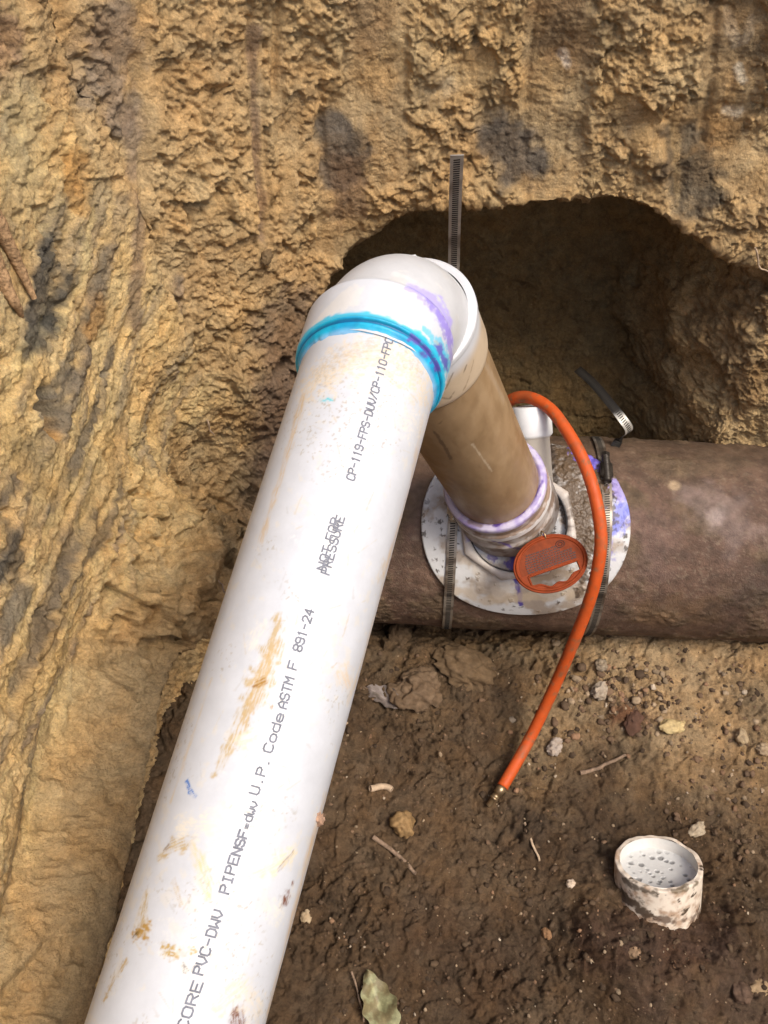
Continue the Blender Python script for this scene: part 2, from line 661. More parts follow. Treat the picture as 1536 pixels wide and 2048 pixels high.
    lump2 = np.clip(.62 - l2[0], -.1, 1) * (.3 + 1.0 * _rnd[l2[3], 0])
    lump3 = np.clip(.62 - l3[0], -.1, 1) * (.3 + 1.0 * _rnd[l3[3], 0])
    patch = sstep(-.35, .35, fbm(flat * 9 + 40, 3))
    hr = .010 * fa * (.5 + .5 * patch) + .0055 * fb + .0022 * fc * patch
    hr += .0085 * lump1 * (.4 + .6 * patch) + .0058 * lump2 * (.45 + .7 * patch) + .0030 * lump3
    hr += .0035 * np.abs(fbm(flat * 60, 3)) * patch
    h += rough * hr * (1 - .15 * left)
    h += .0026 * fbm(flat * 150, 3) * (.30 + .70 * rough)
    h -= .0045 * sstep(.18, .5, fbm(flat * 75 + 90, 3)) * (.25 + .75 * rough)
    # pull marks of the bucket on the left wall
    grain = .6 * sn + .5 * sn2
    pit = sstep(.25, .6, fbm(flat * 45 + 70, 3)) * sstep(-.1, .3, fbm(flat * 11 + 77, 2))
    h += plane * (.0022 * grain - .008 * pit)
    gv = fbm(np.stack([flat[:, 0] * 110, flat[:, 1] * 30, flat[:, 2] * 9], 1), 3)
    h += back * smooth * .0016 * gv
    h -= .005 * band
    h += smooth * .0005 * fbm(np.stack([flat[:, 0] * 20, flat[:, 1] * 20, flat[:, 2] * 220], 1), 2)
    # long grooves
    for p_, w_, dpt in (([(500, 40), (515, 300), (520, 470)], .005, .006), ([(280, 130), (292, 360), (285, 520)], .008, .006), ([(548, 0), (552, 190)], .004, .005),
                        ([(185, 1050), (110, 1260), (20, 1460)], .007, -.007), ([(240, 930), (150, 1150)], .005, -.004), ([(1072, 0), (1062, 150), (1050, 320)], .005, .004),
                        ([(1432, 0), (1425, 130), (1405, 290)], .005, .004), ([(640, 160), (648, 330)], .005, .006), ([(470, 1080), (440, 1200)], .02, .03)):
        h -= dpt * pt.mask(p_, w_, .9)
    drag = [[(265, 640), (235, 800), (150, 1010), (50, 1270)], [(200, 560), (175, 720), (90, 930), (0, 1150)], [(275, 800), (200, 1040), (90, 1330)], [(295, 900), (235, 1090), (150, 1300), (60, 1500)],
            [(150, 420), (110, 620), (20, 820)], [(225, 500), (205, 640), (130, 860)], [(330, 640), (320, 830), (290, 960)], [(355, 560), (350, 760)], [(245, 850), (150, 1090), (20, 1400)], [(120, 980), (40, 1190)], [(180, 860), (95, 1060), (10, 1240)]]
    dragm = []
    for k_, p_ in enumerate(drag):
        m_ = pt.mask(p_, .0045 + .0025 * (k_ % 3), .9, .03, .5, k_ * 7.0)
        dragm.append(m_)
        h += (.0025 if k_ % 2 else -.0035) * m_
    # broken clods on the shoulder and at the head of the bank
    rg = np.maximum(pt.mask([(470, 980), (430, 1120), (350, 1270)], .055, .6, .04, .5), pt.mask([(300, 1010), (265, 1180), (250, 1300)], .030, .6, .03, .6, 4))
    edge = np.exp(-((flat[:, 2] - zcut.ravel()) / .010) ** 2) * lb
    edge *= sstep(.50, .40, flat[:, 1])
    h = h * (1 - .6 * edge)
    n = n + 0.8 * rg[:, None] * np.array([.35, -.5, .3])
    n /= np.linalg.norm(n, axis=1)[:, None]
    h += rg * (1 - edge) * (.020 * facets(wq / .040 + 31, .9)[0] + .012 * facets(wq / .019 + 37, .9)[0] + .007 * lump1 + .005 * lump2)
    # a socket left by a stone
    h -= .034 * pt.mask([(98, 790), (112, 850)], .012, .5, .02, .4)
    h -= .016 * pt.mask([(560, 735)], .016, .6, .02, .3)
    h += .02 * pt.mask([(400, 1060), (440, 1150)], .03, .9, .03, .4)
    for p_, w_ in (([(1330, 330), (1290, 300)], .02), ([(440, 160)], .012), ([(900, 60), (870, 130)], .02)):
        h += .012 * pt.mask(p_, w_, .9, .02, .5)
    v = flat + n * h[:, None]
    # ---- soil colour, with some light and shade painted in
    c = pt
    t1 = sstep(-.4, .5, fbm(flat * 7 + 11, 4))[:, None]
    c.c = c.c * (1 - .5 * t1) + np.array((.41, .265, .125)) * .5 * t1
    yl = (plane * (.45 + .55 * sstep(-.2, .4, fbm(flat * 6 + 21, 3))))[:, None]  # left wall's warm light painted in as brighter, yellower soil
    c.c = c.c * (1 - .65 * yl) + np.array((.60, .44, .205)) * .72 * yl
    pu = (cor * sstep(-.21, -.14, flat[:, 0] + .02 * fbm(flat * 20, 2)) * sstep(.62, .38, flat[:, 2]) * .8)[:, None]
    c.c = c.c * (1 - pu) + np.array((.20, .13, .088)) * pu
    st = (plane * sstep(.05, .40, sn + .5 * sn2) * .60)[:, None]
    c.c = c.c * (1 - st) + np.array((.20, .165, .115)) * st
    st = (plane * sstep(.10, .45, sn2 - .4 * sn) * .55)[:, None]
    c.c = c.c * (1 - st) + np.array((.58, .43, .20)) * st
    sv = (back * smooth * sstep(.0, .5, gv) * .35)[:, None]
    c.c = c.c * (1 - sv) + np.array((.40, .30, .18)) * sv
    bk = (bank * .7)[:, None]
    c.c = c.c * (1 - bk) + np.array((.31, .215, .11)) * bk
    dk = (hol * sstep(.60, .45, flat[:, 2]) * .92)[:, None]  # damp deeper soil plus the hollow's shade, painted into the colour
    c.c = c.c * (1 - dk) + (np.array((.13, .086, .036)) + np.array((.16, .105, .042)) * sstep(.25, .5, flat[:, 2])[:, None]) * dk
    grey, dgrey, pale, orange = (.115, .095, .075), (.07, .065, .055), (.50, .38, .24), (.43, .24, .075)
    bd = (band * .55)[:, None]
    c.c = c.c * (1 - bd) + np.array((.40, .28, .145)) * bd
    for k_, m_ in enumerate(dragm):
        cc = ((.46, .33, .15), (.17, .14, .105), (.40, .27, .12), (.22, .165, .12))[k_ % 4]
        c.c = c.c * (1 - .7 * m_[:, None]) + np.array(cc) * .7 * m_[:, None]
    for p_, w_, cc, k in (
            ([(675, 270), (690, 340)], .030, grey, .9), ([(690, 340), (700, 420)], .022, (.19, .125, .08), .7),
            ([(1000, 280), (1050, 340)], .030, grey, .9), ([(1375, 300), (1400, 390)], .034, (.12, .095, .065), .85),
            ([(1355, 250), (1358, 400)], .005, (.42, .3, .15), .6), ([(735, 0), (740, 55)], .03, (.26, .17, .09), .6),
            ([(1110, 20), (1130, 85)], .035, (.20, .125, .065), .7), ([(1470, 20), (1475, 110)], .035, (.23, .15, .075), .6),
            ([(1455, 20), (1470, 90)], .006, pale, .7), ([(1500, 30), (1490, 80)], .005, pale, .6), ([(1130, 110), (1135, 130)], .007, (.7, .6, .48), .8),
            ([(1480, 140), (1482, 160)], .006, (.75, .66, .5), .8), ([(1460, 225), (1475, 235)], .009, (.75, .66, .5), .8),
            ([(890, 165), (900, 180)], .012, (.5, .38, .23), .7), ([(1440, 280)], .03, (.34, .20, .08), .7),
            ([(230, 60), (225, 180), (250, 260)], [.03, .028, .014], (.23, .175, .125), .8), ([(275, 250), (285, 480), (275, 640)], .012, (.25, .18, .12), .75),
            ([(215, 500), (180, 640), (90, 830)], [.006, .010, .006], (.17, .145, .105), .8), ([(240, 700), (190, 860), (110, 1030)], [.005, .010, .007], (.15, .125, .09), .8), ([(150, 740), (80, 900), (10, 1010)], [.006, .012, .008], (.13, .11, .085), .8),
            ([(200, 1040), (130, 1180), (40, 1370)], [.010, .014, .008], (.17, .135, .09), .8), ([(250, 960), (215, 1060), (150, 1180)], [.004, .008, .004], (.13, .105, .075), .75), ([(60, 1180), (10, 1270)], .010, (.15, .125, .09), .8),
            ([(190, 420), (165, 560), (120, 660)], [.004, .007, .004], (.60, .46, .22), .7), ([(230, 800), (150, 980), (60, 1130)], [.004, .007, .004], (.56, .42, .20), .75), ([(100, 620), (30, 760)], .010, (.60, .47, .23), .7),
            ([(110, 500), (100, 560), (70, 680)], [.018, .026, .022], dgrey, .85), ([(150, 560), (110, 640)], .010, (.05, .05, .045), .6),
            ([(30, 1080), (15, 1130)], .02, dgrey, .8), ([(155, 1080), (90, 1280)], .022, (.15, .12, .085), .7),
            ([(10, 60), (20, 140)], .02, (.27, .17, .11), .7), ([(150, 340), (160, 410)], .018, orange, .7), ([(200, 620), (185, 660)], .015, orange, .6),
            ([(95, 800), (115, 870)], .009, (.42, .23, .07), .7), ([(250, 420), (190, 600)], .012, (.2, .16, .11), .5),
            ([(185, 1050), (110, 1260), (20, 1460)], .006, (.40, .28, .13), .7), ([(510, 60), (520, 470)], .006, (.22, .145, .095), .7),
            ([(60, 230), (40, 420)], .03, (.52, .40, .2), .6), ([(40, 900), (120, 960)], .03, (.46, .33, .14), .5),
            ([(580, 640), (560, 900)], .05, (.15, .098, .068), .6), ([(1410, 640), (1500, 760)], .05, (.20, .13, .065), .6),
            ([(1480, 540), (1530, 620)], .04, (.24, .16, .08), .7)):
        c.stroke(p_, w_, cc, k, .6, .025, .7, w_[0] * 300 if isinstance(w_, list) else w_ * 300)
    col = c.c
    # rim: folds out to the ground above and on to the horizon
    V = v.reshape(nu, nv, 3)
    Cc = col.reshape(nu, nv, 3)
    top = V[:, -1]
    rings, rc = [], []
    outd = np.stack([nx, ny, np.zeros(nu)], 1)
    ctr = np.array([.42, -.15, 0])
    rad = top - ctr
    rad[:, 2] = 0
    rad /= np.linalg.norm(rad, axis=1)[:, None]
    for e_, hz in ((.02, 1.275), (.06, 1.295), (.15, 1.30), (.4, 1.30), (1.0, 1.30), (3, 1.30), (10, 1.3), (40, 1.3), (150, 1.3)):
        p_ = top + (outd if e_ < .1 else rad) * e_
        p_[:, 2] = hz + .012 * perlin(p_ * 9) * (e_ < 5)
        rings.append(p_)
        rc.append(np.tile(np.array((.22, .16, .085)), (nu, 1)))
    V = np.concatenate([V, np.stack(rings, 1)], 1)
    Cc = np.concatenate([Cc, np.stack(rc, 1)], 1)
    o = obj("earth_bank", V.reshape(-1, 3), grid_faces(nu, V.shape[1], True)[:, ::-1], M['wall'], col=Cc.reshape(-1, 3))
    kind(o, "structure")
    return o, Paint(v, (0, 0, 0)), n


bank_o, wall_pt, wall_n = soil_pit()

# ---------------------------------------------------------------- the pit: floor
STUB_AXIS = norm(np.array([-.05, .60, .80]))
STUB_TOP = at(1317, 1724, 1.235)
STUB = STUB_TOP - STUB_AXIS * .085


def floor_z(x, y, fine=True):
    p = np.stack([x, y, np.zeros_like(x)], 1)
    h = .012 * fbm(p * 5 + 2, 3)
    h = h + .055 * sstep(.22, .62, x) * sstep(.30, .62, y)
    h = h + .06 * sstep(.86, 1.0, y)
    h = h - .05 * np.exp(-((y - .73) / .045) ** 2) * sstep(.32, .18, x)
    rs_ = np.hypot(x - STUB[0], y - STUB[1])
    w_ = sstep(.17, .085, rs_)
    h = h * (1 - w_) + w_ * (.040 - .42 * np.maximum(y - .255, 0) + .012 * fbm(p * 30 + 8, 3) - .008 * (x - STUB[0]) / .06 + .014 * np.exp(-((rs_ - .10) / .022) ** 2) * sstep(.04, -.03, y - STUB[1]))
    r = np.hypot(x - STUB[0], y - STUB[1])
    ang = np.arctan2(y - STUB[1], x - STUB[0])
    h = h + .004 * np.exp(-((r - .105) / .03) ** 2) * (.6 + .6 * np.cos(ang + .4)) * sstep(.055, .07, r)
    h = h - .004 * np.exp(-((r - .075) / .022) ** 2) * sstep(-.1, -.9, np.sin(ang + .5))
    if not fine:
        return h
    w = p + .01 * np.stack([perlin(p * 25), perlin(p * 25 + 8), np.zeros(len(p))], 1)
    fa, ea = facets(w / .045 + 5, .8)
    fb, eb = facets(w / .019 + 1, 1.0)
    fc, ec = facets(w / .0085 + 2, 1.0)
    F1, F2, D, H = worley(w / .014 + 20)
    lump = np.clip(.5 - F1, 0, 1) * (_rnd[H, 2] > .55)
    pa = sstep(-.3, .5, fbm(p * 8 + 50, 3))
    clod = sstep(.10, -.05, x) * sstep(.45, .60, y)
    h = h + .008 * fa * (.5 + 1.2 * clod) + .0062 * fb * (.4 + .8 * pa) + .0036 * fc * (.3 + pa) + .012 * lump * pa - .004 * sstep(.2, .5, fbm(p * 60 + 30, 3))
    h = h + .018 * clod * np.abs(fbm(p * 14 + 4, 3)) + .0016 * fbm(p * 140, 3)
    return h


def soil_floor():
    xs = np.concatenate([np.linspace(-.6, -.36, 8, endpoint=False), np.arange(-.36, .64, .0019), np.linspace(.64, 1.4, 40)])
    ys = np.concatenate([np.linspace(-1.4, .12, 60, endpoint=False), np.arange(.12, .96, .0019), np.linspace(.96, 1.5, 30)])
    X, Y = np.meshgrid(xs, ys, indexing='ij')
    x, y = X.ravel(), Y.ravel()
    z = floor_z(x, y)
    v = np.stack([x, y, z], 1)
    p = Paint(v, (.105, .069, .040))
    t = sstep(-.3, .4, fbm(v * 6 + 61, 4))[:, None]
    p.c = p.c * (1 - .6 * t) + np.array((.060, .038, .022)) * .6 * t
    tan = (sstep(.10, .45, x + .25 * (y - .5) + .14 * fbm(v * 6 + 3, 4)) * sstep(.36, .58, y + .12 * fbm(v * 7 + 9, 3)) * .9)[:, None]
    p.c = p.c * (1 - tan) + np.array((.38, .265, .145)) * tan
    tan2 = (sstep(.18, .0, x) * sstep(.50, .66, y + .08 * fbm(v * 9 + 19, 3)) * .6)[:, None]
    p.c = p.c * (1 - tan2) + np.array((.13, .088, .05)) * tan2
    for p_, w_, cc, k in (([(1240, 1430), (1290, 1435)], .02, (.12, .05, .03), .7), ([(800, 1330), (850, 1400)], .03, (.14, .095, .055), .6),
                          ([(1080, 1690), (1180, 1660)], .05, (.045, .030, .020), .6), ([(1190, 1880), (1420, 1860)], .04, (.06, .033, .022), .7),
                          ([(1330, 1930), (1480, 1980)], .06, (.085, .05, .035), .5), ([(900, 1360), (1000, 1330)], .05, (.10, .068, .04), .6),
                          ([(1450, 1560), (1520, 1640)], .05, (.20, .13, .07), .6), ([(850, 1850), (1000, 1950)], .06, (.07, .042, .025), .5)):
        p.stroke(p_, w_, cc, k, .8, .03, .8, w_ * 200)
    o = obj("ground", v, grid_faces(len(xs), len(ys)), M['floor'], col=p.c)
    kind(o, "structure")


soil_floor()


def on_floor(px, py):
    z = 0.0
    for _ in range(6):
        q = at_z(px, py, z)
        z = float(floor_z(np.array([q[0]]), np.array([q[1]]))[0])
    return at_z(px, py, z)


# ---------------------------------------------------------------- the old buried pipe
def old_pipe():
    A = CA - CD * .55
    Lc = 2.1
    prof = densify([(0, CR), (Lc, CR)], .0026)
    d, e1, e2 = frame(CD, -FW)
    v, f = lathe(A, CD, -FW, prof, 440)
    n = v - A
    n = n - np.outer(n @ d, d)
    n /= np.linalg.norm(n, axis=1)[:, None]
    crust = sstep(.05, .5, fbm(v * 16 + 3, 4))
    v = v + n * (.0008 * fbm(v * 60, 3) + .0016 * crust * (1 + 1.3 * fbm(v * 150, 3)) + .0005 * fbm(v * 260, 2))[:, None]
    p = Paint(v, (.125, .074, .050))
    t = sstep(-.3, .5, fbm(v * 11, 4))[:, None]
    p.c = p.c * (1 - .7 * t) + np.array((.165, .10, .067)) * .7 * t
    gr = sstep(.30, .55, fbm(v * 190, 4))[:, None]
    p.c = p.c * (1 - .7 * gr) + np.array((.20, .145, .10)) * .7 * gr
    gr = sstep(.30, .50, fbm(v * 150 + 30, 4))[:, None]
    p.c = p.c * (1 - .4 * gr) + np.array((.05, .03, .021)) * .4 * gr
    c = (crust * .75)[:, None]
    p.c = p.c * (1 - c) + np.array((.12, .082, .046)) * c
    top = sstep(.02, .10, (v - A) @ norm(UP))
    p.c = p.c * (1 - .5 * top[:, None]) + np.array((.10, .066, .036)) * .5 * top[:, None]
    for p_, w_, cc, k in (([(1400, 990), (1470, 1060)], .035, (.27, .20, .175), .5), ([(1430, 1030)], .014, (.40, .33, .30), .45), ([(1290, 1060), (1310, 1130)], .03, (.16, .10, .08), .5),
                          ([(1330, 940), (1450, 930)], .03, (.14, .095, .055), .5), ([(1310, 1235), (1420, 1220)], .03, (.17, .10, .05), .6), ([(1440, 1220), (1530, 1180)], .03, (.06, .04, .03), .5),
                          ([(840, 980), (850, 1040)], .02, (.18, .13, .11), .4), ([(1350, 970)], .006, (.45, .33, .2), .8)):
        p.stroke(p_, w_, cc, k, .9, .03, .9, w_ * 100)
    o = obj("sewer_pipe", v, f, M['clay'], col=p.c, loc=CA)
    tag(o, "thick dark brown old clay sewer pipe lying across the pit under the white saddle", "sewer pipe")


old_pipe()

# ---------------------------------------------------------------- white drain line (glued into one piece)
line = thing("drain_line", "white plastic drain line: sloping printed pipe, elbow and riser glued to a round saddle", "drain pipe", S)
WHITE = (.50, .505, .515)


def lateral():
    t0 = -.45
    A = B + MD * t0
    L_ = np.linalg.norm(E - B) - t0 - .045
    d, e1, e2 = frame(MD, CAM - (B + E) / 2)
    prof = [(0, RP - .006), (0, RP)] + densify([(0.0005, RP), (-t0 - .03, RP)], .01)[0:] + densify([(-t0 - .029, RP), (L_, RP)], .0009)
    n = 540
    v, f = lathe(A, MD, e1, prof, n)
    p = Paint(v, WHITE)
    tan, amber, brown, rust, greyd = (.42, .31, .16), (.36, .21, .05), (.20, .12, .05), (.16, .065, .035), (.52, .50, .45)
    # general fine grime
    g = sstep(.35, .75, fbm(v * 120 + 3, 4) + .4 * fbm(v * 14, 3))[:, None]
    p.c = p.c * (1 - .45 * g) + np.array((.47, .43, .36)) * .55 * g
    smear = fbm(v * 260 + 40, 3)
    sp_ = sstep(.40, .55, fbm(v * 330 + 5, 3)) * sstep(.0, .4, fbm(v * 16 + 9, 3))
    p.c = p.c * (1 - .6 * sp_[:, None]) + np.array((.34, .28, .20)) * .6 * sp_[:, None]
    rs = random.Random(11)
    for _ in range(110):
        y_ = rs.uniform(780, 2040)
        x_ = 352 + .31 * (2048 - y_) + rs.uniform(-120, 120)
        a_ = rs.gauss(1.3, .7)
        l_ = rs.uniform(8, 45)
        p.stroke([(x_, y_), (x_ + l_ * math.cos(a_), y_ - l_ * math.sin(a_))], [rs.uniform(.0004, .001), .0004], rs.choice([(.45, .36, .24), (.42, .41, .39), (.5, .44, .34)]), rs.uniform(.3, .65), .6, .003, .9, _ * 1.7)
    for p_, w_, cc, k, ns, na in (
            ([(555, 1235), (545, 1300), (515, 1375), (478, 1455), (430, 1545)], [.003, .006, .007, .004, .002], tan, .75, .006, .9),
            ([(548, 1280), (510, 1390), (488, 1440)], [.002, .004, .002], (.45, .29, .10), .6, .004, .9),
            ([(517, 1366), (525, 1362)], .0024, (.30, .15, .02), .9, .004, .6), ([(506, 1372), (512, 1370)], .0012, (.25, .12, .02), .9, .003, .5),
            ([(545, 1412)], .0018, (.24, .14, .05), .8, .003, .5), ([(480, 1480), (500, 1475)], .004, (.6, .5, .33), .6, .004, 1.0),
            ([(318, 1712), (345, 1690), (375, 1685)], [.002, .004, .003], tan, .8, .005, .9), ([(325, 1700), (335, 1690)], .0012, brown, .7, .003, .6),
            ([(385, 1690), (400, 1720), (415, 1760), (420, 1790)], [.002, .004, .0045, .002], (.6, .47, .26), .75, .006, .9),
            ([(360, 1660), (410, 1640), (440, 1660)], .006, (.68, .6, .45), .5, .006, 1.0), ([(345, 1760), (360, 1810)], .0015, tan, .5, .004, 1.0),
            ([(290, 1790), (280, 1850)], [.002, .004], tan, .75, .004, .8), ([(270, 1868), (292, 1850), (290, 1872)], .0028, amber, .85, .003, .8), ([(265, 1872), (275, 1864)], .0010, (.06, .04, .02), .95, .003, .4),
            ([(328, 1898), (355, 1906), (385, 1902)], .0024, (.38, .25, .07), .9, .0025, 1.2), ([(367, 1930), (372, 1938)], .0016, (.10, .08, .06), .9, .002, .9), ([(382, 1938), (388, 1934)], .0012, (.10, .08, .06), .9, .002, .9),
            ([(500, 1752), (545, 1735), (588, 1708)], [.0015, .004, .0045], (.62, .53, .36), .75, .004, 1.1), ([(560, 1740), (588, 1705)], .0015, brown, .55, .003, .8),
            ([(573, 1800)], .0038, rust, .95, .004, .8), ([(588, 1766)], .0018, rust, .9, .003, .5), ([(530, 1800), (560, 1830)], .005, (.62, .58, .47), .5, .005, 1.0),
            ([(476, 2030), (478, 2046)], .0042, rust, .95, .004, .8), ([(440, 2010), (470, 1985), (490, 1970)], .004, (.55, .50, .36), .75, .004, 1.1), ([(500, 2000), (520, 2030)], .006, (.6, .52, .4), .6, .004, 1.0),
            ([(250, 1920), (225, 1960), (205, 2000)], .0020, (.40, .28, .13), .75, .003, 1.2), ([(440, 1900), (430, 1935)], .003, (.66, .6, .45), .5, .004, 1.0),
            ([(372, 1562), (380, 1580), (388, 1590)], .0016, (.06, .16, .42), .9, .0025, .9), ([(370, 1470), (368, 1550)], .0006, (.5, .45, .4), .5, .003, .9),
            ([(640, 800), (662, 797)], .0015, (.06, .45, .5), .85, .003, .9), ([(798, 733)], .0016, (.12, .11, .10), .9, None, 0), ([(782, 770)], .0008, (.2, .17, .13), .9, None, 0),
            ([(640, 770), (660, 765)], .0018, (.33, .26, .2), .7, .003, .9), ([(770, 745), (800, 775)], [.003, .002], (.52, .38, .22), .7, .003, 1.0),
            ([(620, 770), (700, 720), (800, 720), (850, 780)], .012, (.60, .50, .36), .75, .006, 1.3), ([(640, 740), (740, 690), (840, 730)], .006, (.45, .36, .25), .5, .003, 1.5),
            ([(605, 790), (560, 950), (520, 1080)], .003, (.52, .37, .2), .6, .02, .7), ([(868, 850), (825, 1000), (780, 1150)], .004, (.55, .40, .24), .6, .02, .8),
            ([(780, 1140), (740, 1290), (700, 1400)], .003, (.62, .48, .3), .5, .02, .9), ([(690, 1350), (700, 1370)], .005, (.6, .45, .28), .6, .006, 1.0),
            ([(770, 1130), (762, 1160)], .0035, (.5, .4, .28), .6, .004, 1.2), ([(660, 1600), (600, 1790), (540, 2020)], .005, (.56, .38, .19), .65, .03, .8),
            ([(420, 1360), (340, 1600)], .002, (.55, .4, .2), .4, .02, .8), ([(500, 1290), (520, 1250)], .004, (.7, .63, .5), .4, .005, 1.0),
            ([(480, 1570), (520, 1530), (560, 1500)], .008, (.62, .60, .55), .45, .004, 1.3), ([(380, 1900), (420, 1960)], .012, (.66, .62, .53), .35, .005, 1.3),
            ([(630, 1080), (700, 1020)], .008, (.68, .66, .62), .35, .004, 1.4), ([(800, 840), (860, 860)], .008, (.62, .57, .48), .5, .003, 1.4)):
        m_ = p.mask(p_, np.asarray(w_) * (1.35 if np.max(w_) > .0022 else 1.1), .8, ns, na, len(p_) * 3.1 + p_[0][0] * .01)
        ix = np.where(m_ > .01)[0]
        qv = v[ix]
        dv = norm(p.find(*p_[-1]) - p.find(*p_[0]) + 1e-5 * MD)
        al_ = qv @ dv
        sk = fbm((qv - np.outer(al_, dv)) * 800 + np.outer(al_, dv) * 90, 4)
        m_[ix] = np.clip(m_[ix] * k * 1.25 * (.22 + .78 * sstep(-.35, .35, sk)), 0, 1)
        p.c = p.c * (1 - m_[:, None]) + np.array(cc) * m_[:, None]
    body = obj("lateral_pipe", v, f, M['pvc'], line, p.c)
    body["label"] = "sloping white pipe with a printed line of grey text and smears of tan mud"
    # ---- printed line of text
    G = {'C': ["42 3.5,0.5 3,0 1,0 0,1 0,5 1,6 3,6 4,5"], }
    strokes = {
        'A': [[(0, 0), (0, 4), (2, 6), (4, 4), (4, 0)], [(0, 2.4), (4, 2.4)]], 'C': [[(4, .8), (3, 0), (1, 0), (0, 1), (0, 5), (1, 6), (3, 6), (4, 5.2)]],
        'D': [[(0, 0), (0, 6), (2.6, 6), (4, 4.6), (4, 1.4), (2.6, 0), (0, 0)]], 'E': [[(4, 0), (0, 0), (0, 6), (4, 6)], [(0, 3), (3, 3)]], 'F': [[(0, 0), (0, 6), (4, 6)], [(0, 3), (3, 3)]],
        'I': [[(2, 0), (2, 6)], [(.8, 0), (3.2, 0)], [(.8, 6), (3.2, 6)]], 'M': [[(0, 0), (0, 6), (2, 3), (4, 6), (4, 0)]], 'N': [[(0, 0), (0, 6), (4, 0), (4, 6)]],
        'O': [[(1, 0), (0, 1), (0, 5), (1, 6), (3, 6), (4, 5), (4, 1), (3, 0), (1, 0)]], 'P': [[(0, 0), (0, 6), (3, 6), (4, 5), (4, 4), (3, 3), (0, 3)]],
        'R': [[(0, 0), (0, 6), (3, 6), (4, 5), (4, 4), (3, 3), (0, 3)], [(2, 3), (4, 0)]], 'S': [[(0, 1), (1, 0), (3, 0), (4, 1), (4, 2.2), (3, 3), (1, 3), (0, 3.8), (0, 5), (1, 6), (3, 6), (4, 5)]],
        'T': [[(2, 0), (2, 6)], [(0, 6), (4, 6)]], 'U': [[(0, 6), (0, 1), (1, 0), (3, 0), (4, 1), (4, 6)]], 'V': [[(0, 6), (0, 2.5), (2, 0), (4, 2.5), (4, 6)]], 'W': [[(0, 6), (0, 0), (2, 2.4), (4, 0), (4, 6)]],
        'd': [[(4, 6), (4, 0), (1, 0), (0, 1), (0, 3), (1, 4), (4, 4)]], 'w': [[(0, 4), (0, 1), (1, 0), (2, 1.6), (3, 0), (4, 1), (4, 4)]], 'v': [[(0, 4), (0, 2), (2, 0), (4, 2), (4, 4)]],
        'o': [[(1, 0), (0, 1), (0, 3), (1, 4), (3, 4), (4, 3), (4, 1), (3, 0), (1, 0)]], 'e': [[(4, .6), (3, 0), (1, 0), (0, 1), (0, 3), (1, 4), (3, 4), (4, 3), (4, 2), (0, 2)]],
        '0': [[(1, 0), (0, 1), (0, 5), (1, 6), (3, 6), (4, 5), (4, 1), (3, 0), (1, 0)]], '1': [[(1, 5), (2, 6), (2, 0)]], '2': [[(0, 5), (1, 6), (3, 6), (4, 5), (4, 3.8), (0, 0), (4, 0)]],
        '4': [[(3, 0), (3, 6), (0, 2), (4, 2)]], '8': [[(1, 3), (0, 4), (0, 5), (1, 6), (3, 6), (4, 5), (4, 4), (3, 3), (1, 3), (0, 2), (0, 1), (1, 0), (3, 0), (4, 1), (4, 2), (3, 3)]],
        '9': [[(0, .8), (1, 0), (3, 0), (4, 1), (4, 5), (3, 6), (1, 6), (0, 5), (0, 4), (1, 3), (4, 3)]], '-': [[(.4, 3), (3.6, 3)]], '.': [[(1.7, 0), (2.3, .2)]], '/': [[(0, 0), (4, 6)]],
        '*': [[(1.2, 2), (1.2, 4), (2.8, 4), (2.8, 2), (1.2, 2)], [(1.7, 2.4), (1.7, 3.6), (2.3, 3.2)], [(.4, 1.4), (3.6, 1.4), (3.6, 4.6), (.4, 4.6), (.4, 1.4)]], ' ': []}

    def hit(px, py):
        r = ray(px, py)
        o_ = CAM - B
        a_ = r - d * (r @ d)
        b_ = o_ - d * (o_ @ d)
        qa, qb, qc = a_ @ a_, 2 * a_ @ b_, b_ @ b_ - RP ** 2
        t = (-qb - math.sqrt(qb * qb - 4 * qa * qc)) / (2 * qa)
        w = o_ + r * t
        return w @ d, math.atan2(w @ e2, w @ e1)

    def text(s_, a_, b_, hpx, pen, lift):
        (u0, t0_), (u1, t1_) = hit(*a_), hit(*b_)
        n_ = len(s_)
        adv = (u1 - u0) / (n_ - .25)
        cw = adv * .74
        parts = []
        k = 0
        for i, ch in enumerate(s_):
            for poly in strokes[ch]:
                for (x0, y0), (x1, y1) in zip(poly[:-1], poly[1:]):
                    k += 1
                    p0 = np.array([u0 + i * adv + x0 / 4 * cw, y0 / 6 * hpx])
                    p1 = np.array([u0 + i * adv + x1 / 4 * cw, y1 / 6 * hpx])
                    dd = p1 - p0
                    ln = np.linalg.norm(dd)
                    dd /= ln
                    p0, p1 = p0 - dd * pen * .4, p1 + dd * pen * .4
                    nn = np.array([-dd[1], dd[0]]) * pen / 2
                    m_ = max(2, int(ln / .0012))
                    vv = []
                    for j in range(m_ + 1):
                        c_ = p0 + (p1 - p0) * j / m_
                        for sgn in (1, -1):
                            u_, h_ = c_ + nn * sgn
                            frac = (u_ - u0) / (u1 - u0)
                            th = t0_ + (t1_ - t0_) * frac - h_ / RP
                            rr = RP + .00035 + lift + 1.2e-5 * (k % 9)
                            vv.append(B + d * u_ + rr * (math.cos(th) * e1 + math.sin(th) * e2))
                    ff = [[2 * j, 2 * j + 2, 2 * j + 3, 2 * j + 1] for j in range(m_)]
                    parts.append((vv, ff))
        return parts

    hgt = .0060
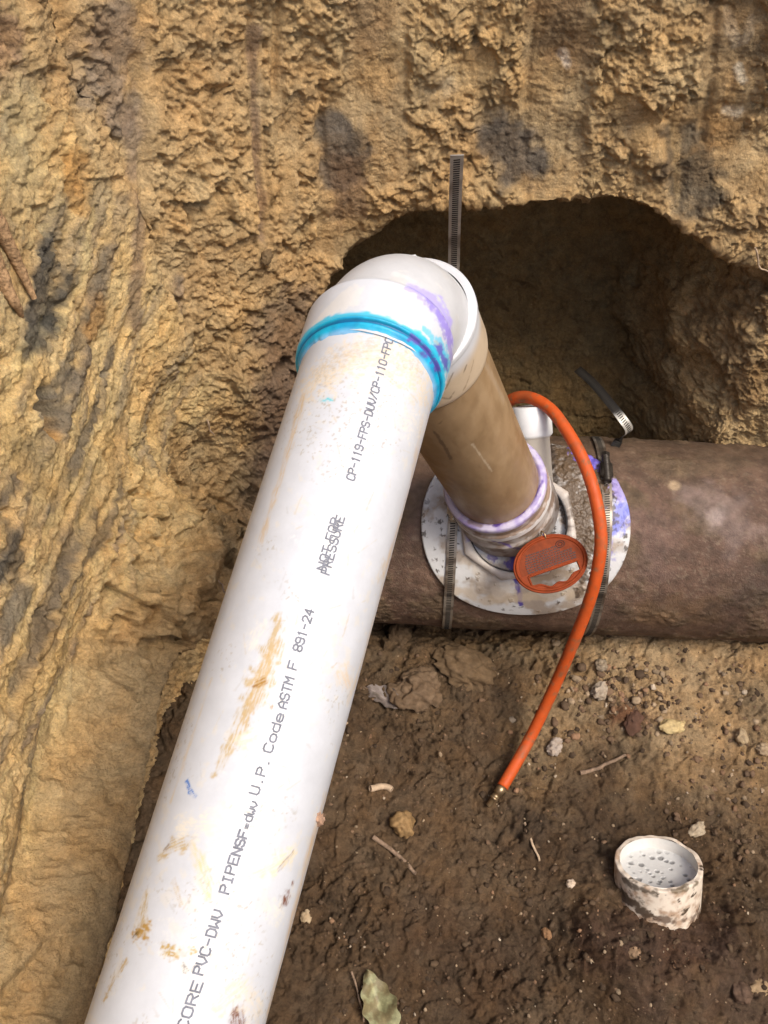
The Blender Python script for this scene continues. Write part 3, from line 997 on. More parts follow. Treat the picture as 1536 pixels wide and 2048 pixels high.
    for wd, a_, b_, hh, pen in (("CORE", (372, 2062), (406, 1966), hgt, .00120), ("PVC-DWV", (405, 1950), (447, 1824), hgt, .00120), ("PIPE", (457, 1788), (478, 1716), hgt, .00120),
                                ("NSF", (480, 1712), (497, 1664), hgt * .95, .0014), ("*", (497, 1660), (501, 1648), hgt * .6, .0005), ("dwv", (502, 1644), (516, 1606), hgt * .95, .00105),
                                ("U.P.", (516, 1590), (540, 1520), hgt, .00120), ("Code", (543, 1506), (568, 1430), hgt, .00120), ("ASTM", (572, 1418), (588, 1358), hgt, .00120), ("F", (592, 1340), (596, 1326), hgt, .00120), ("891-24", (602, 1304), (628, 1222), hgt, .00120),
                                ("NOT", (650, 1142), (663, 1096), hgt, .00110), ("FOR", (667, 1082), (679, 1040), hgt, .00110), ("PRESSURE", (658, 1150), (689, 1036), hgt, .00110), ("CP-119-FPS-DUV/CP-110-FPC", (708, 962), (786, 680), hgt, .00110)):
        v, f = join(text(wd, a_, b_, hh, pen, .00015 if wd == "PRESSURE" else 0))
        obj("printed_word", v, f, M['ink'], body, smooth=False)
    # mud stuck to the side
    for x, y, r_, nm in ((646, 1640, .011, "mud_lump"),):
        q = p.find(x - 6, y)
        iv, fi = ico(4)
        h = 1 + .35 * facets(iv * 2.0 + 3, 1.0)[0] + .2 * fbm(iv * 4, 2)
        vv = q + iv * h[:, None] * np.array([.6, .6, 1.2]) * r_ * .6
        obj(nm, vv, fi, M['stone'], body, np.tile((.42, .26, .17), (len(vv), 1)))


lateral()


def elbow():
    # bend from the lateral into the riser
    L1, L2, Rb = .040, .040, .066
    p0, p1 = E - MD * L1 * 1.9, E + RD * L2 * 1.9
    path = []
    for t in np.linspace(0, 1, 90):
        path.append((1 - t) ** 2 * p0 + 2 * t * (1 - t) * E + t * t * p1)
    path = np.array(path)
    v, f = tube(path, .0585, 220, False)
    pt = Paint(v, (.49, .49, .485))
    sv = fbm(v * 40, 4)
    g = sstep(.25, .7, sv)[:, None]
    pt.c = pt.c * (1 - .2 * g) + np.array((.5, .45, .36)) * .2 * g
    lav, lav2 = (.36, .31, .62), (.19, .13, .46)
    for p_, w_, cc, k in (([(825, 578), (870, 600), (900, 650)], .005, lav, .9), ([(880, 590), (905, 640)], .0025, lav, .8), ([(790, 545), (830, 560)], .003, (.6, .58, .55), .5),
                          ([(800, 540), (880, 570), (920, 640)], .0012, (.6, .57, .52), .5)):
        pt.stroke(p_, w_, cc, k, .5, .006, .9, p_[0][0] * .1)
    el = obj("elbow_fitting", v, f, M['pvc'], line, pt.c)
    # hub that takes the lateral
    prof = densify([(-.004, .0585), (-.003, .0625), (.000, .0640), (.029, .0640), (.032, .0635), (.0335, .0625), (.0335, .0600)], .0011)
    v, f = lathe(E - MD * .0495, -MD, CAM - E, prof, 420)
    skew = lambda v: v + np.outer(((v - E) @ frame(MD, CAM - E)[1]) * .30, MD)
    v = skew(v)
    pt = Paint(v, WHITE)
    for p_, w_, cc, k, ns in (([(818, 575), (850, 590), (880, 620), (905, 680)], [.003, .006, .007, .008], lav, .9, .006), ([(860, 600), (895, 660), (905, 720)], [.003, .006, .007], lav2, .6, .005),
                              ([(700, 640), (780, 645), (850, 680), (893, 735)], [.001, .002, .004, .008], (.02, .45, .55), .75, .006), ([(850, 660), (890, 700), (900, 735)], [.003, .006, .006], (.03, .42, .58), .7, .005),
                              ([(880, 700), (895, 735)], .005, (.10, .06, .34), .85, .005), ([(640, 690), (620, 740)], .003, (.45, .62, .6), .6, .006),
                              ([(780, 640), (880, 690)], .002, (.4, .34, .26), .5, .004), ([(640, 640), (700, 590)], .01, (.68, .62, .52), .4, .006)):
        pt.stroke(p_, w_, cc, k, .5, ns, .9, p_[0][0] * .07)
    a2 = -((v - E) @ MD) + ((v - E) @ frame(MD, CAM - E)[1]) * .30
    t = (sstep(.0795, .0810, a2 + .0022 * fbm(v * 60 + 3, 3)) * .92)[:, None]
    pt.c = pt.c * (1 - t) + np.array((.02, .40, .56)) * t
    ro = obj("socket", v, f, M['pvc'], el, pt.c)
    # blue cement squeezed out round the joint
    th = np.linspace(0, 2 * np.pi, 200)
    d, e1, e2 = frame(MD, CAM - E)
    prof = densify([(-.003, .0600), (-.0006, .0626), (.0006, .0622), (.0012, .0603), (.0022, .0596), (.0032, .0606), (.0046, .0604), (.0065, .0592), (.0088, .0580), (.0105, .0566)], .0009)
    v, f = lathe(E - MD * .0832, -MD, CAM - E, prof, 420)
    ax = (v - E) @ MD
    rr = v - E - np.outer(ax, MD)
    ang = np.arctan2(rr @ e2, rr @ e1)
    a2 = -ax - .0832
    k = fbm(np.stack([np.cos(ang) * 4, np.sin(ang) * 4, 0 * ang], 1), 3)
    v = v - np.outer(sstep(.003, .011, a2) * .0025 * k, MD)
    pc_ = Paint(v, (.0, .36, .55))
    t = sstep(-.3, .5, fbm(v * 70, 4))[:, None]
    pc_.c = pc_.c * (1 - .6 * t) + np.array((.0, .22, .45)) * .6 * t
    t = (sstep(.0005, .0014, a2) * sstep(.0036, .0024, a2) * .85)[:, None]
    pc_.c = pc_.c * (1 - t) + np.array((.0, .06, .17)) * t
    t = (sstep(.0062, .0100, a2 + .0015 * k) * .7)[:, None]
    pc_.c = pc_.c * (1 - t) + np.array((.25, .42, .62)) * t
    for p_, w_ in (([(880, 715), (898, 745)], .005),):
        pc_.stroke(p_, w_, (.09, .05, .30), .85, .5, .006, .9)
    v = skew(v)
    obj("cement_ring", v, f, M['cement'], el, pc_.c)
    # hub that takes the riser: raised lip seen from above
    prof = densify([(.000, .0570), (.000, .0625), (.0015, .0645), (.0075, .0645), (.0095, .0625), (.060, .0620), (.066, .0612), (.066, .0570)], .0014)
    v, f = lathe(E + RD * .040, RD, CAM - E, prof, 300)
    pt = Paint(v, (.54, .54, .54))
    mud_shade = sstep(.055, .075, (v - E) @ RD)[:, None]  # lower hub browned: mud plus painted-in shade under the elbow
    pt.c = pt.c * (1 - .8 * mud_shade) + np.array((.50, .36, .20)) * .8 * mud_shade
    for p_, w_, cc, k in (([(935, 730), (900, 800), (870, 850)], .0012, (.12, .08, .05), .7), ([(950, 720), (930, 780)], .0012, (.2, .12, .06), .6), ([(905, 750), (890, 780)], .0012, (.1, .07, .04), .6)):
        pt.stroke(p_, w_, cc, k, .5, .004, .6)
    lo = obj("socket", v, f, M['pvc'], el, pt.c)
    # gate mark on the lip
    nb = norm((UP - RD * (UP @ RD)))
    q = E + RD * .042 + nb * .0642
    bv, bf = box(q, [np.cross(RD, nb), nb, RD], [.0075, .004, .009], .0014)
    obj("moulding_gate", bv, bf, M['pvc'], lo, np.tile((.8, .8, .79), (len(bv), 1)))


elbow()


def riser():
    L_ = np.linalg.norm(S - E)
    prof = densify([(.05, RP), (L_ - .02, RP)], .0016)
    v, f = lathe(E, RD, CAM - E, prof, 300)
    pt = Paint(v, (.34, .225, .118))  # tan mud, with elbow shade and bounced light put into the colour
    t = sstep(-.3, .5, fbm(v * np.array([30, 30, 12]) + 4, 4))[:, None]
    pt.c = pt.c * (1 - .6 * t) + np.array((.25, .158, .075)) * .6 * t
    ra = (v - E) @ RD
    rp = v - E - np.outer(ra, RD)
    stq = rp * 60 + np.outer(ra, RD) * 18
    for sd, cc, k in ((0, (.20, .12, .055), .28), (20, (.46, .33, .19), .22)):
        t = (sstep(.1, .5, fbm(stq + sd, 4)) * k)[:, None]
        pt.c = pt.c * (1 - t) + np.array(cc) * t
    for p_, w_, cc, k in (([(868, 865), (890, 900), (900, 920)], .0022, (.13, .08, .045), .8), ([(940, 740), (920, 790), (880, 850)], .0010, (.16, .1, .05), .7),
                          ([(945, 890), (985, 945)], .0010, (.6, .5, .36), .6), ([(1000, 700), (1060, 860)], .002, (.25, .16, .09), .5),
                          ([(900, 960), (960, 1000)], .003, (.25, .16, .09), .5), ([(960, 700), (1010, 800)], .004, (.40, .30, .2), .5)):
        pt.stroke(p_, w_, cc, k, .5, .006, .7)
    r_ = obj("riser_pipe", v, f, M['pvc'], line, pt.c)
    r_["label"] = "short white riser pipe, tan from mud and painted-in shade"
    # socket of the saddle: lip, band, base
    t0 = L_ * .735
    prof = densify([(-.001, .0572), (-.003, .060), (-.002, .0655), (.001, .0672), (.006, .0672), (.010, .0655), (.022, .0648), (.025, .0680), (.037, .0680), (.040, .0655), (.058, .0660), (.064, .0690), (.100, .0690)], .0012)
    v, f = lathe(E + RD * t0, RD, CAM - E, prof, 360)
    pt = Paint(v, (.76, .74, .72))
    ax = (v - E) @ RD - t0
    nz = fbm(v * 90, 3)
    lav = (.26, .19, .47)
    for a_, b_, cc, k in ((-.005, .0055, lav, .85), (.008, .026, (.17, .082, .028), .85), (.040, .062, (.15, .075, .028), .85), (.062, .12, (.13, .07, .03), .85)):
        m_ = (sstep(a_ - .001, a_ + .001, ax + .002 * nz) * sstep(b_ + .001, b_ - .001, ax + .002 * nz) * k * (.6 + .4 * sstep(-.3, .35, fbm(v * 60 + 7 * a_, 3))))[:, None]
        pt.c = pt.c * (1 - m_) + np.array(cc) * m_
    for p_, w_, cc, k in (([(915, 985), (980, 1030), (1040, 1015), (1085, 960)], .0022, (.10, .05, .30), .85), ([(985, 1030), (985, 1045)], .002, (.08, .04, .2), .8), ([(985, 1085), (1040, 1100), (1090, 1070)], .003, (.12, .07, .32), .8),
                          ([(1060, 1040), (1095, 990)], .006, (.25, .18, .12), .6), ([(940, 1030), (960, 1050)], .004, (.2, .14, .1), .7)):
        pt.stroke(p_, w_, cc, k, .5, .008, .8)
    obj("saddle_socket", v, f, M['pvc'], line, pt.c)


riser()

# frame of the saddle on the old pipe
SA = CA + CD * ((at(1034, 1050, 1.42) - CA) @ CD)
_el = math.radians(60.0)
SN = norm(np.array([0, -math.cos(_el), math.sin(_el)]))
SN = norm(SN - CD * (SN @ CD))
SV = np.cross(SN, CD)            # up the curve of the pipe


def on_saddle(a, b, h):
    """a along the old pipe, b round it (arc, upward), h above its surface"""
    th = b / (CR + .004)
    return SA + CD * a + (CR + h) * (math.cos(th) * SN + math.sin(th) * SV)


def saddle():
    R = .1415
    nr, na = 260, 720
    al = np.linspace(0, 2 * np.pi, na, endpoint=False)
    prof = [(r, .0075) for r in np.linspace(.035, R - .0015, nr)] + [(R, .0065), (R + .0003, .004), (R + .0003, -.002), (R - .004, -.003)]
    P = np.array(prof)
    a = P[None, :, 0] * np.cos(al)[:, None]
    b = P[None, :, 0] * np.sin(al)[:, None]
    th = b / (CR + .004)
    hh = np.broadcast_to(P[None, :, 1], a.shape)
    v = SA + CD * a[..., None] + (CR + hh)[..., None] * (np.cos(th)[..., None] * SN + np.sin(th)[..., None] * SV)
    v = v.reshape(-1, 3)
    pt = Paint(v, (.57, .57, .565))
    q = np.stack([a.ravel(), b.ravel(), np.zeros(a.size)], 1)
    # splashes of dark mud: many small specks on the left, fewer on the lower right
    F1, F2, D, H = worley(q / .0085 + 3 + .35 * np.stack([perlin(q * 300), perlin(q * 300 + 5), 0 * q[:, 0]], 1))
    big = .16 + .40 * _rnd[H, 1] ** 1.4
    dens = .48 + .62 * sstep(-.02, -.10, q[:, 0]) * sstep(-.09, .0, q[:, 1]) + .5 * sstep(.06, .11, q[:, 0]) * sstep(-.08, -.02, q[:, 1])
    spk = sstep(big, big - .20, F1 + .12 * fbm(q * 420, 2)) * (_rnd[H, 3] < dens)
    k = (spk * .9)[:, None]
    pt.c = pt.c * (1 - k) + np.array((.075, .062, .050)) * k
    film = (sstep(.1, .6, fbm(q * 26 + 4, 4) + .35 * sstep(.0, -.1, q[:, 1])) * .75)[:, None]
    pt.c = pt.c * (1 - film) + np.array((.30, .22, .145)) * film
    raise_ = np.zeros(len(v))
    mud = (.105, .068, .038)
    for p_, w_, cc, k, ns, na_ in (
            ([(1120, 930), (1180, 920), (1215, 980)], [.030, .034, .018], mud, .97, .02, .7), ([(1140, 990), (1170, 1030), (1165, 1110)], [.028, .026, .014], mud, .95, .016, .8), ([(1180, 1090), (1160, 1190)], [.010, .006], mud, .8, .01, 1.0), ([(1100, 900), (1150, 900), (1200, 890)], .02, mud, .9, .012, .9), ([(1020, 960), (1000, 1000)], .02, mud, .6, .012, 1.0),
            ([(1100, 890), (1105, 980)], .008, (.05, .035, .025), .95, .01, .6), ([(1205, 900), (1195, 1010)], .012, mud, .9, .015, .8),
            ([(1160, 905), (1185, 925)], .013, (.16, .12, .55), .9, .006, .8), ([(1235, 970), (1245, 990)], .012, (.30, .25, .55), .85, .006, .8), ([(1225, 1045), (1245, 1020)], .017, (.19, .21, .62), .92, .008, .6),
            ([(1210, 1090), (1215, 1120)], .008, (.22, .2, .5), .6, .006, 1.0), ([(1215, 1000), (1225, 1040)], .009, (.09, .07, .05), .8, .006, 1.2),
            ([(1022, 1105), (1032, 1160), (1042, 1212)], [.005, .0045, .0035], (.06, .04, .26), .95, .006, .45), ([(1022, 1130)], .009, (.08, .05, .28), .9, .006, .7), ([(1050, 1160), (1130, 1150)], .016, (.36, .27, .18), .75, .012, .9), ([(975, 1095), (985, 1120)], .006, (.10, .07, .3), .8, .005, .9),
            ([(925, 1020), (950, 1060)], .010, (.33, .28, .58), .75, .008, 1.0), ([(935, 1060), (970, 1090)], .010, (.3, .22, .3), .5, .006, 1.1),
            ([(900, 1180), (1000, 1205), (1140, 1190)], .010, (.52, .42, .30), .7, .02, .9), ([(960, 1130), (1000, 1180)], .02, (.60, .52, .42), .6, .02, .9),
            ([(1120, 1000), (1140, 1060)], .006, (.08, .06, .045), .8, .005, 1.0), ([(870, 960), (860, 1010)], .010, (.45, .46, .48), .5, .006, 1.0)):
        m_ = pt.stroke(p_, w_, cc, k, .5, ns, na_, p_[0][1] * .013)
        if cc is mud:
            raise_ = np.maximum(raise_, m_)
    n = v - SA
    n = n - np.outer(n @ CD, CD)
    n /= np.linalg.norm(n, axis=1)[:, None]
    v = v + n * (.004 * raise_ * (.7 + .6 * fbm(v * 120, 3)) + .0006 * spk)[:, None]
    o = obj("saddle_plate", v, grid_faces(na, len(P), True), M['saddle'], line, pt.c)
    o["label"] = "round curved white saddle plate splashed with mud and purple primer"
    # raised base ring, black gasket line and the angular foot round the socket
    c0 = S + RD * (-.020)
    seg = []
    nn = 240
    t_ = np.linspace(0, 2 * np.pi, nn, endpoint=False)
    oct_ = .0765 / np.cos(((t_ + .2) % (np.pi / 4)) - np.pi / 8) * .97
    rows = [(.0668, .010), (.0678, .016), (None, .016), (None, .013), (None, .004)]
    vv = []
    for i, t in enumerate(t_):
        for j, (r_, h_) in enumerate(rows):
            rr = r_ if r_ else oct_[i] + (.002 if j > 2 else 0)
            vv.append(on_saddle(rr * math.cos(t) - .012, rr * math.sin(t) * .96 + .001, h_))
    vv = np.array(vv)
    pp = Paint(vv, (.54, .49, .44))
    mm = sstep(-.1, .4, fbm(vv * 60, 3))[:, None]
    pp.c = pp.c * (1 - .5 * mm) + np.array((.45, .37, .3)) * .5 * mm
    for p_, w_, cc in (([(1120, 940), (1145, 1020), (1120, 1070)], .006, (.12, .09, .07)), ([(930, 1040), (950, 1075)], .005, (.3, .24, .5))):
        pp.stroke(p_, w_, cc, .8, .5, .006, 1.1)
    obj("saddle_foot", vv, grid_faces(nn, len(rows), True), M['saddle'], line, pp.c)
    vv = np.array([on_saddle(r_ * math.cos(t) - .012, r_ * math.sin(t) * .96 + .001, h_) for t in t_ for r_, h_ in ((.0655, .0165), (.0660, .0170), (.0668, .0145), (.0670, .008))])
    obj("gasket", vv, grid_faces(nn, 4, True), M['gasket'], line)
    # short capped port behind the riser
    c1 = at(1062, 812, 1.275)
    dn = norm(-UP * .93 + FW * .16 + RT * .10)
    prof = [(.0, .0), (.0, .024), (.0012, .0262), (.038, .0262), (.040, .0250), (.0425, .0225), (.044, .0215), (.12, .0215)]
    v, f = lathe(c1, dn, -FW, prof, 96)
    pv = Paint(v, (.72, .73, .73))
    pv.c[(v - c1) @ dn > .041] = (.46, .42, .36)
    po = obj("side_port", v, f, M['pvc'], line, pv.c)


saddle()

# ---------------------------------------------------------------- steel band clamps
def slot_cols(v, s, lit, dark, pitch=.0032):
    c = np.tile(np.array(lit), (len(v), 1))
    return c


def band_mesh(path, W, width=.0127, thick=.0009, slots=True, slot_from=0.0, slot_to=1.0):
    """band plus a second mesh of the punched slots"""
    path = np.asarray(path, float)
    Wd = np.broadcast_to(np.asarray(W, float), path.shape)
    v, f = ribbon(path, Wd, width, thick)
    seg = np.concatenate([[0], np.cumsum(np.linalg.norm(np.diff(path, axis=0), axis=1))])
    T = np.gradient(path, axis=0)
    T /= np.linalg.norm(T, axis=1)[:, None]
    parts = []
    if slots:
        s = slot_from * seg[-1] + .004
        while s < slot_to * seg[-1] - .004:
            p = np.array([np.interp(s, seg, path[:, i]) for i in range(3)])
            t = norm([np.interp(s, seg, T[:, i]) for i in range(3)])
            w = norm([np.interp(s, seg, Wd[:, i]) for i in range(3)])
            w = norm(w - t * (w @ t))
            n = np.cross(t, w)
            parts.append(box(p, [norm(w + .12 * t), t, n], [width * .50, .0015, thick + .0006]))
            s += .0033
    return (v, f), (join(parts) if parts else None)


M['slot'] = flat_mat("dark_slot", (.02, .017, .013), .8)


def clamp(label, a_off, th0, th1, tail, tail_w, housing_th, lit, tail_c):
    t = thing("band_clamp", label, "clamp", SA + CD * a_off, "steel band clamps round the old pipe")
    ths = np.linspace(th0, th1, 140)
    path = []
    for th in ths:
        on = abs(th) * (CR + .004)
        half = math.sqrt(max(.1425 ** 2 - min(a_off ** 2, .1425 ** 2), 0))
        h = .0035 + .0062 * float(sstep(half + .012, half - .004, np.array(on)))
        path.append(SA + CD * a_off + (CR + h) * (math.cos(th) * SN + math.sin(th) * SV))
    path = np.array(path)
    (v, f), sl = band_mesh(path, CD, .0138, .001, True)
    v = np.asarray(v)
    pc = Paint(v, (.30, .26, .21))
    md = sstep(-.1, .35, fbm(v * 38 + a_off * 50, 3))[:, None]
    pc.c = pc.c * (1 - .85 * md) + np.array((.09, .06, .04)) * .85 * md
    b = obj("band", v, f, M['steel'], t, pc.c, smooth=False)
    obj("slot_row", *sl, M['slot'], b, smooth=False)
    # worm screw housing
    hp = SA + CD * a_off + (CR + .0145) * (math.cos(housing_th) * SN + math.sin(housing_th) * SV)
    hn = math.cos(housing_th) * SN + math.sin(housing_th) * SV
    ht = -math.sin(housing_th) * SN + math.cos(housing_th) * SV
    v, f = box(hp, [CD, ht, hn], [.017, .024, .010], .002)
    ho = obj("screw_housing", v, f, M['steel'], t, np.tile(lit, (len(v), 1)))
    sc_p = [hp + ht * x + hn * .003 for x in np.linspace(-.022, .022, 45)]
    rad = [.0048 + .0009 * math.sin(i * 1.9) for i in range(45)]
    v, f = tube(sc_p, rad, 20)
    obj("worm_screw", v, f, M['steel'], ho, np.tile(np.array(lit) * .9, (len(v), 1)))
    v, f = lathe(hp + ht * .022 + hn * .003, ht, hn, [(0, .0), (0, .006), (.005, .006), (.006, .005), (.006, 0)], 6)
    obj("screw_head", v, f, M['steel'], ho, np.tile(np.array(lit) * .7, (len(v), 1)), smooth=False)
    # loose tail of the band
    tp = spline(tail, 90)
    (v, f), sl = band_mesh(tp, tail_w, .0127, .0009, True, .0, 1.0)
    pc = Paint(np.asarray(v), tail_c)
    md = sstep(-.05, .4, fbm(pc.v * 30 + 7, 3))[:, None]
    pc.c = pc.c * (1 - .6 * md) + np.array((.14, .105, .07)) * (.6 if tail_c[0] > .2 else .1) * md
    if tail_c[0] < .2:  # near-black colour of this tail stands for shade
        pc.stroke([(1262, 866), (1240, 835)], .016, (.60, .57, .50), .9, .4)  # lit end of the tail painted as a pale patch
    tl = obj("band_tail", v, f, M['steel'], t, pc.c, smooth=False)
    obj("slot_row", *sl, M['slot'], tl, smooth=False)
    return t


aL = (at(903, 1080, 1.33) - SA) @ CD
aR = (at(1203, 1080, 1.32) - SA) @ CD
tL = [on_saddle(aL, .17, .006), on_saddle(aL, .20, .02), at(906, 640, 1.13), at(908, 520, 1.045), at(910, 420, .965), at(914, 310, .885)]
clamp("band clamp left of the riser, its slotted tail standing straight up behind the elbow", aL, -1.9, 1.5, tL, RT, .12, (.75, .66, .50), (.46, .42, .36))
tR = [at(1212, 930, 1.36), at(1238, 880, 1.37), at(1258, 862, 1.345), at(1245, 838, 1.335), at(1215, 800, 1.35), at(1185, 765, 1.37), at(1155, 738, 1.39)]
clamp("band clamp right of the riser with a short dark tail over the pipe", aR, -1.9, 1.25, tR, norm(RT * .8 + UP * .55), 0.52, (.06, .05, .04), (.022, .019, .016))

# ---------------------------------------------------------------- orange hose and orange pull tag
def hose():
    pts = [(985, 900, 1.36), (995, 830, 1.33), (1022, 800, 1.29), (1058, 795, 1.265), (1100, 818, 1.24), (1140, 872, 1.215), (1172, 935, 1.20), (1194, 1010, 1.195), (1202, 1080, 1.20), (1194, 1145, 1.215),
           (1176, 1210, 1.24), (1147, 1285, 1.275), (1108, 1375, 1.32), (1058, 1480, 1.345)]
    P = [at(*p) for p in pts]
    end = on_floor(1003, 1580) + np.array([0, 0, .013])
    P.append(end)
    path = spline(P, 260)
    t = thing("orange_hose", "bright orange hose arching over the saddle with its metal tip on the soil", "hose", end)
    v, f = tube(path, .0082, 28)
    hp_ = Paint(v, (.50, .080, .014))
    du_ = (sstep(.05, .6, fbm(v * 45 + 3, 4)) * .55)[:, None]
    hp_.c = hp_.c * (1 - du_) + np.array((.30, .085, .030)) * du_
    du_ = (sstep(.30, .55, fbm(v * 110 + 13, 4)) * .7)[:, None]
    hp_.c = hp_.c * (1 - du_) + np.array((.20, .11, .055)) * du_
    obj("hose_body", v, f, M['orange'], t, hp_.c)
    d = norm(on_floor(975, 1617) + np.array([0, 0, .009]) - end)
    prof = [(-.002, .0), (-.002, .0068), (.012, .0066), (.012, .0052), (.018, .0052), (.018, .0062), (.021, .0062), (.021, .0042), (.032, .0040), (.033, .003), (.033, 0)]
    v, f = lathe(end, d, [0, 0, 1], prof, 32)
    obj("metal_tip", v, f, M['brass'], t)


hose()


def outline(pts, holes, thick, bev, org, X, Y):
    """flat plate with holes, from closed outlines in metres"""
    cu = bpy.data.curves.new("outline", 'CURVE')
    cu.dimensions = '2D'
    cu.fill_mode = 'BOTH'
    cu.extrude = thick / 2 - bev
    cu.bevel_depth = bev
    cu.bevel_resolution = 2
    for loop in [pts] + holes:
        s = cu.splines.new('POLY')
        s.points.add(len(loop) - 1)
        for p, q in zip(s.points, loop):
            p.co = (q[0], q[1], 0, 1)
        s.use_cyclic_u = True
    tmp = bpy.data.objects.new("outline", cu)
    me = bpy.data.meshes.new_from_object(tmp)
    X, Y = norm(X), norm(Y)
    Z = np.cross(X, Y)
    v = np.array([org + X * q.co.x + Y * q.co.y + Z * q.co.z for q in me.vertices])
    f = [list(p.vertices) for p in me.polygons]
    bpy.data.objects.remove(tmp)
    bpy.data.curves.remove(cu)
    bpy.data.meshes.remove(me)
    return v, f


def pull_tag():
    c = at(1101, 1127, 1.225)
    roll = math.radians(20)
    nrm = norm(-FW * .93 + UP * .25 + RT * .02)
    X = RT * math.cos(roll) + UP * math.sin(roll)
    X = norm(X - nrm * (X @ nrm))
    Y = np.cross(nrm, X)
    a, b = .0485, .0365
    el = [(a * math.cos(t), b * math.sin(t)) for t in np.linspace(0, 2 * np.pi, 96, endpoint=False)]
    # finger slot: straight upper edge, wavy lower edge
    top = [(x, -.0075) for x in np.linspace(-.034, .034, 24)]
    right = [(.0375 - .001 * (1 - math.cos(s)) + .002 * math.sin(s * 1), -.0105 - .003 * s) for s in (0., .5)]
    low = [(x, -.0285 + .35 * (x / .034) ** 2 * .030 + .0017 * math.cos(x / .034 * 3 * math.pi)) for x in np.linspace(.034, -.034, 48)]
    slot = top + low
    t = thing("pull_tag", "oval orange plastic pull tag with small print and a wavy finger slot", "tag", c)
    v, f = outline(el, [slot], .0042, .0012, c, X, Y)
    body = obj("tag_plate", v, f, M['orange_tag'], t, smooth=False)
    # raised rim
    ring = [c + X * (a - .003) * math.cos(s) + Y * (b - .003) * math.sin(s) + nrm * .0022 for s in np.linspace(0, 2 * np.pi, 97)]
    v, f = tube(ring, .0019, 10, False)
    obj("raised_rim", v, f, M['orange_tag'], body)
    rim2 = [c + X * x + Y * y + nrm * .0022 for x, y in slot + slot[:1]]
    v, f = tube(rim2, .0014, 8, False)
    obj("slot_rim", v, f, M['orange_tag'], body)
    pan = [(.86 * a * math.cos(t_), max(.84 * b * math.sin(t_), -.0052)) for t_ in np.linspace(-.16, math.pi + .16, 60)]
    v, f = outline(pan, [], .0010, .0002, c + nrm * .0019, X, Y)
    obj("print_panel", v, f, flat_mat("brown_orange_panel", (.17, .034, .010), .7, spec=.15), body, smooth=False)
    # rows of fine moulded print, too small to read
    rnd = random.Random(3)
    parts = []
    for i in range(8):
        y = .0185 - i * .0031
        half = .036 * math.sqrt(max(0, 1 - (y / .034) ** 2))
        x = -half + .003
        end = half - .003 if i > 2 else half - .016
        while x < end:
            w = rnd.uniform(.0018, .0048)
            parts.append(box(c + X * (x + w / 2) + Y * (y + rnd.uniform(-.0002, .0002)) + nrm * .0026, [X, Y, nrm], [w, .0020, .0006]))
            x += w + rnd.uniform(.0007, .0014)
    obj("small_print", *join(parts), M['dark_print'], body, smooth=False)
    lc = c + X * .021 + Y * .0195 + nrm * .0027
    parts = [tube([lc + X * .0058 * math.cos(s) + Y * .0042 * math.sin(s) for s in np.linspace(0, 2 * np.pi, 41)], .0006, 6, False),
             tube([lc + X * .003 * math.cos(s) + Y * .002 * math.sin(s) for s in np.linspace(0, 2 * np.pi, 41)], .0006, 6, False)]
    obj("round_mark", *join(parts), M['dark_print'], body)
    rc = c + X * .005 + Y * (b + .001)
    v, f = tube([rc + Y * .006 * math.cos(s) + nrm * .005 * math.sin(s) + X * .001 * math.sin(s) for s in np.linspace(0, 2 * np.pi, 41)], .0011, 8, False)
    obj("wire_ring", v, f, M['brass'], t)


pull_tag()

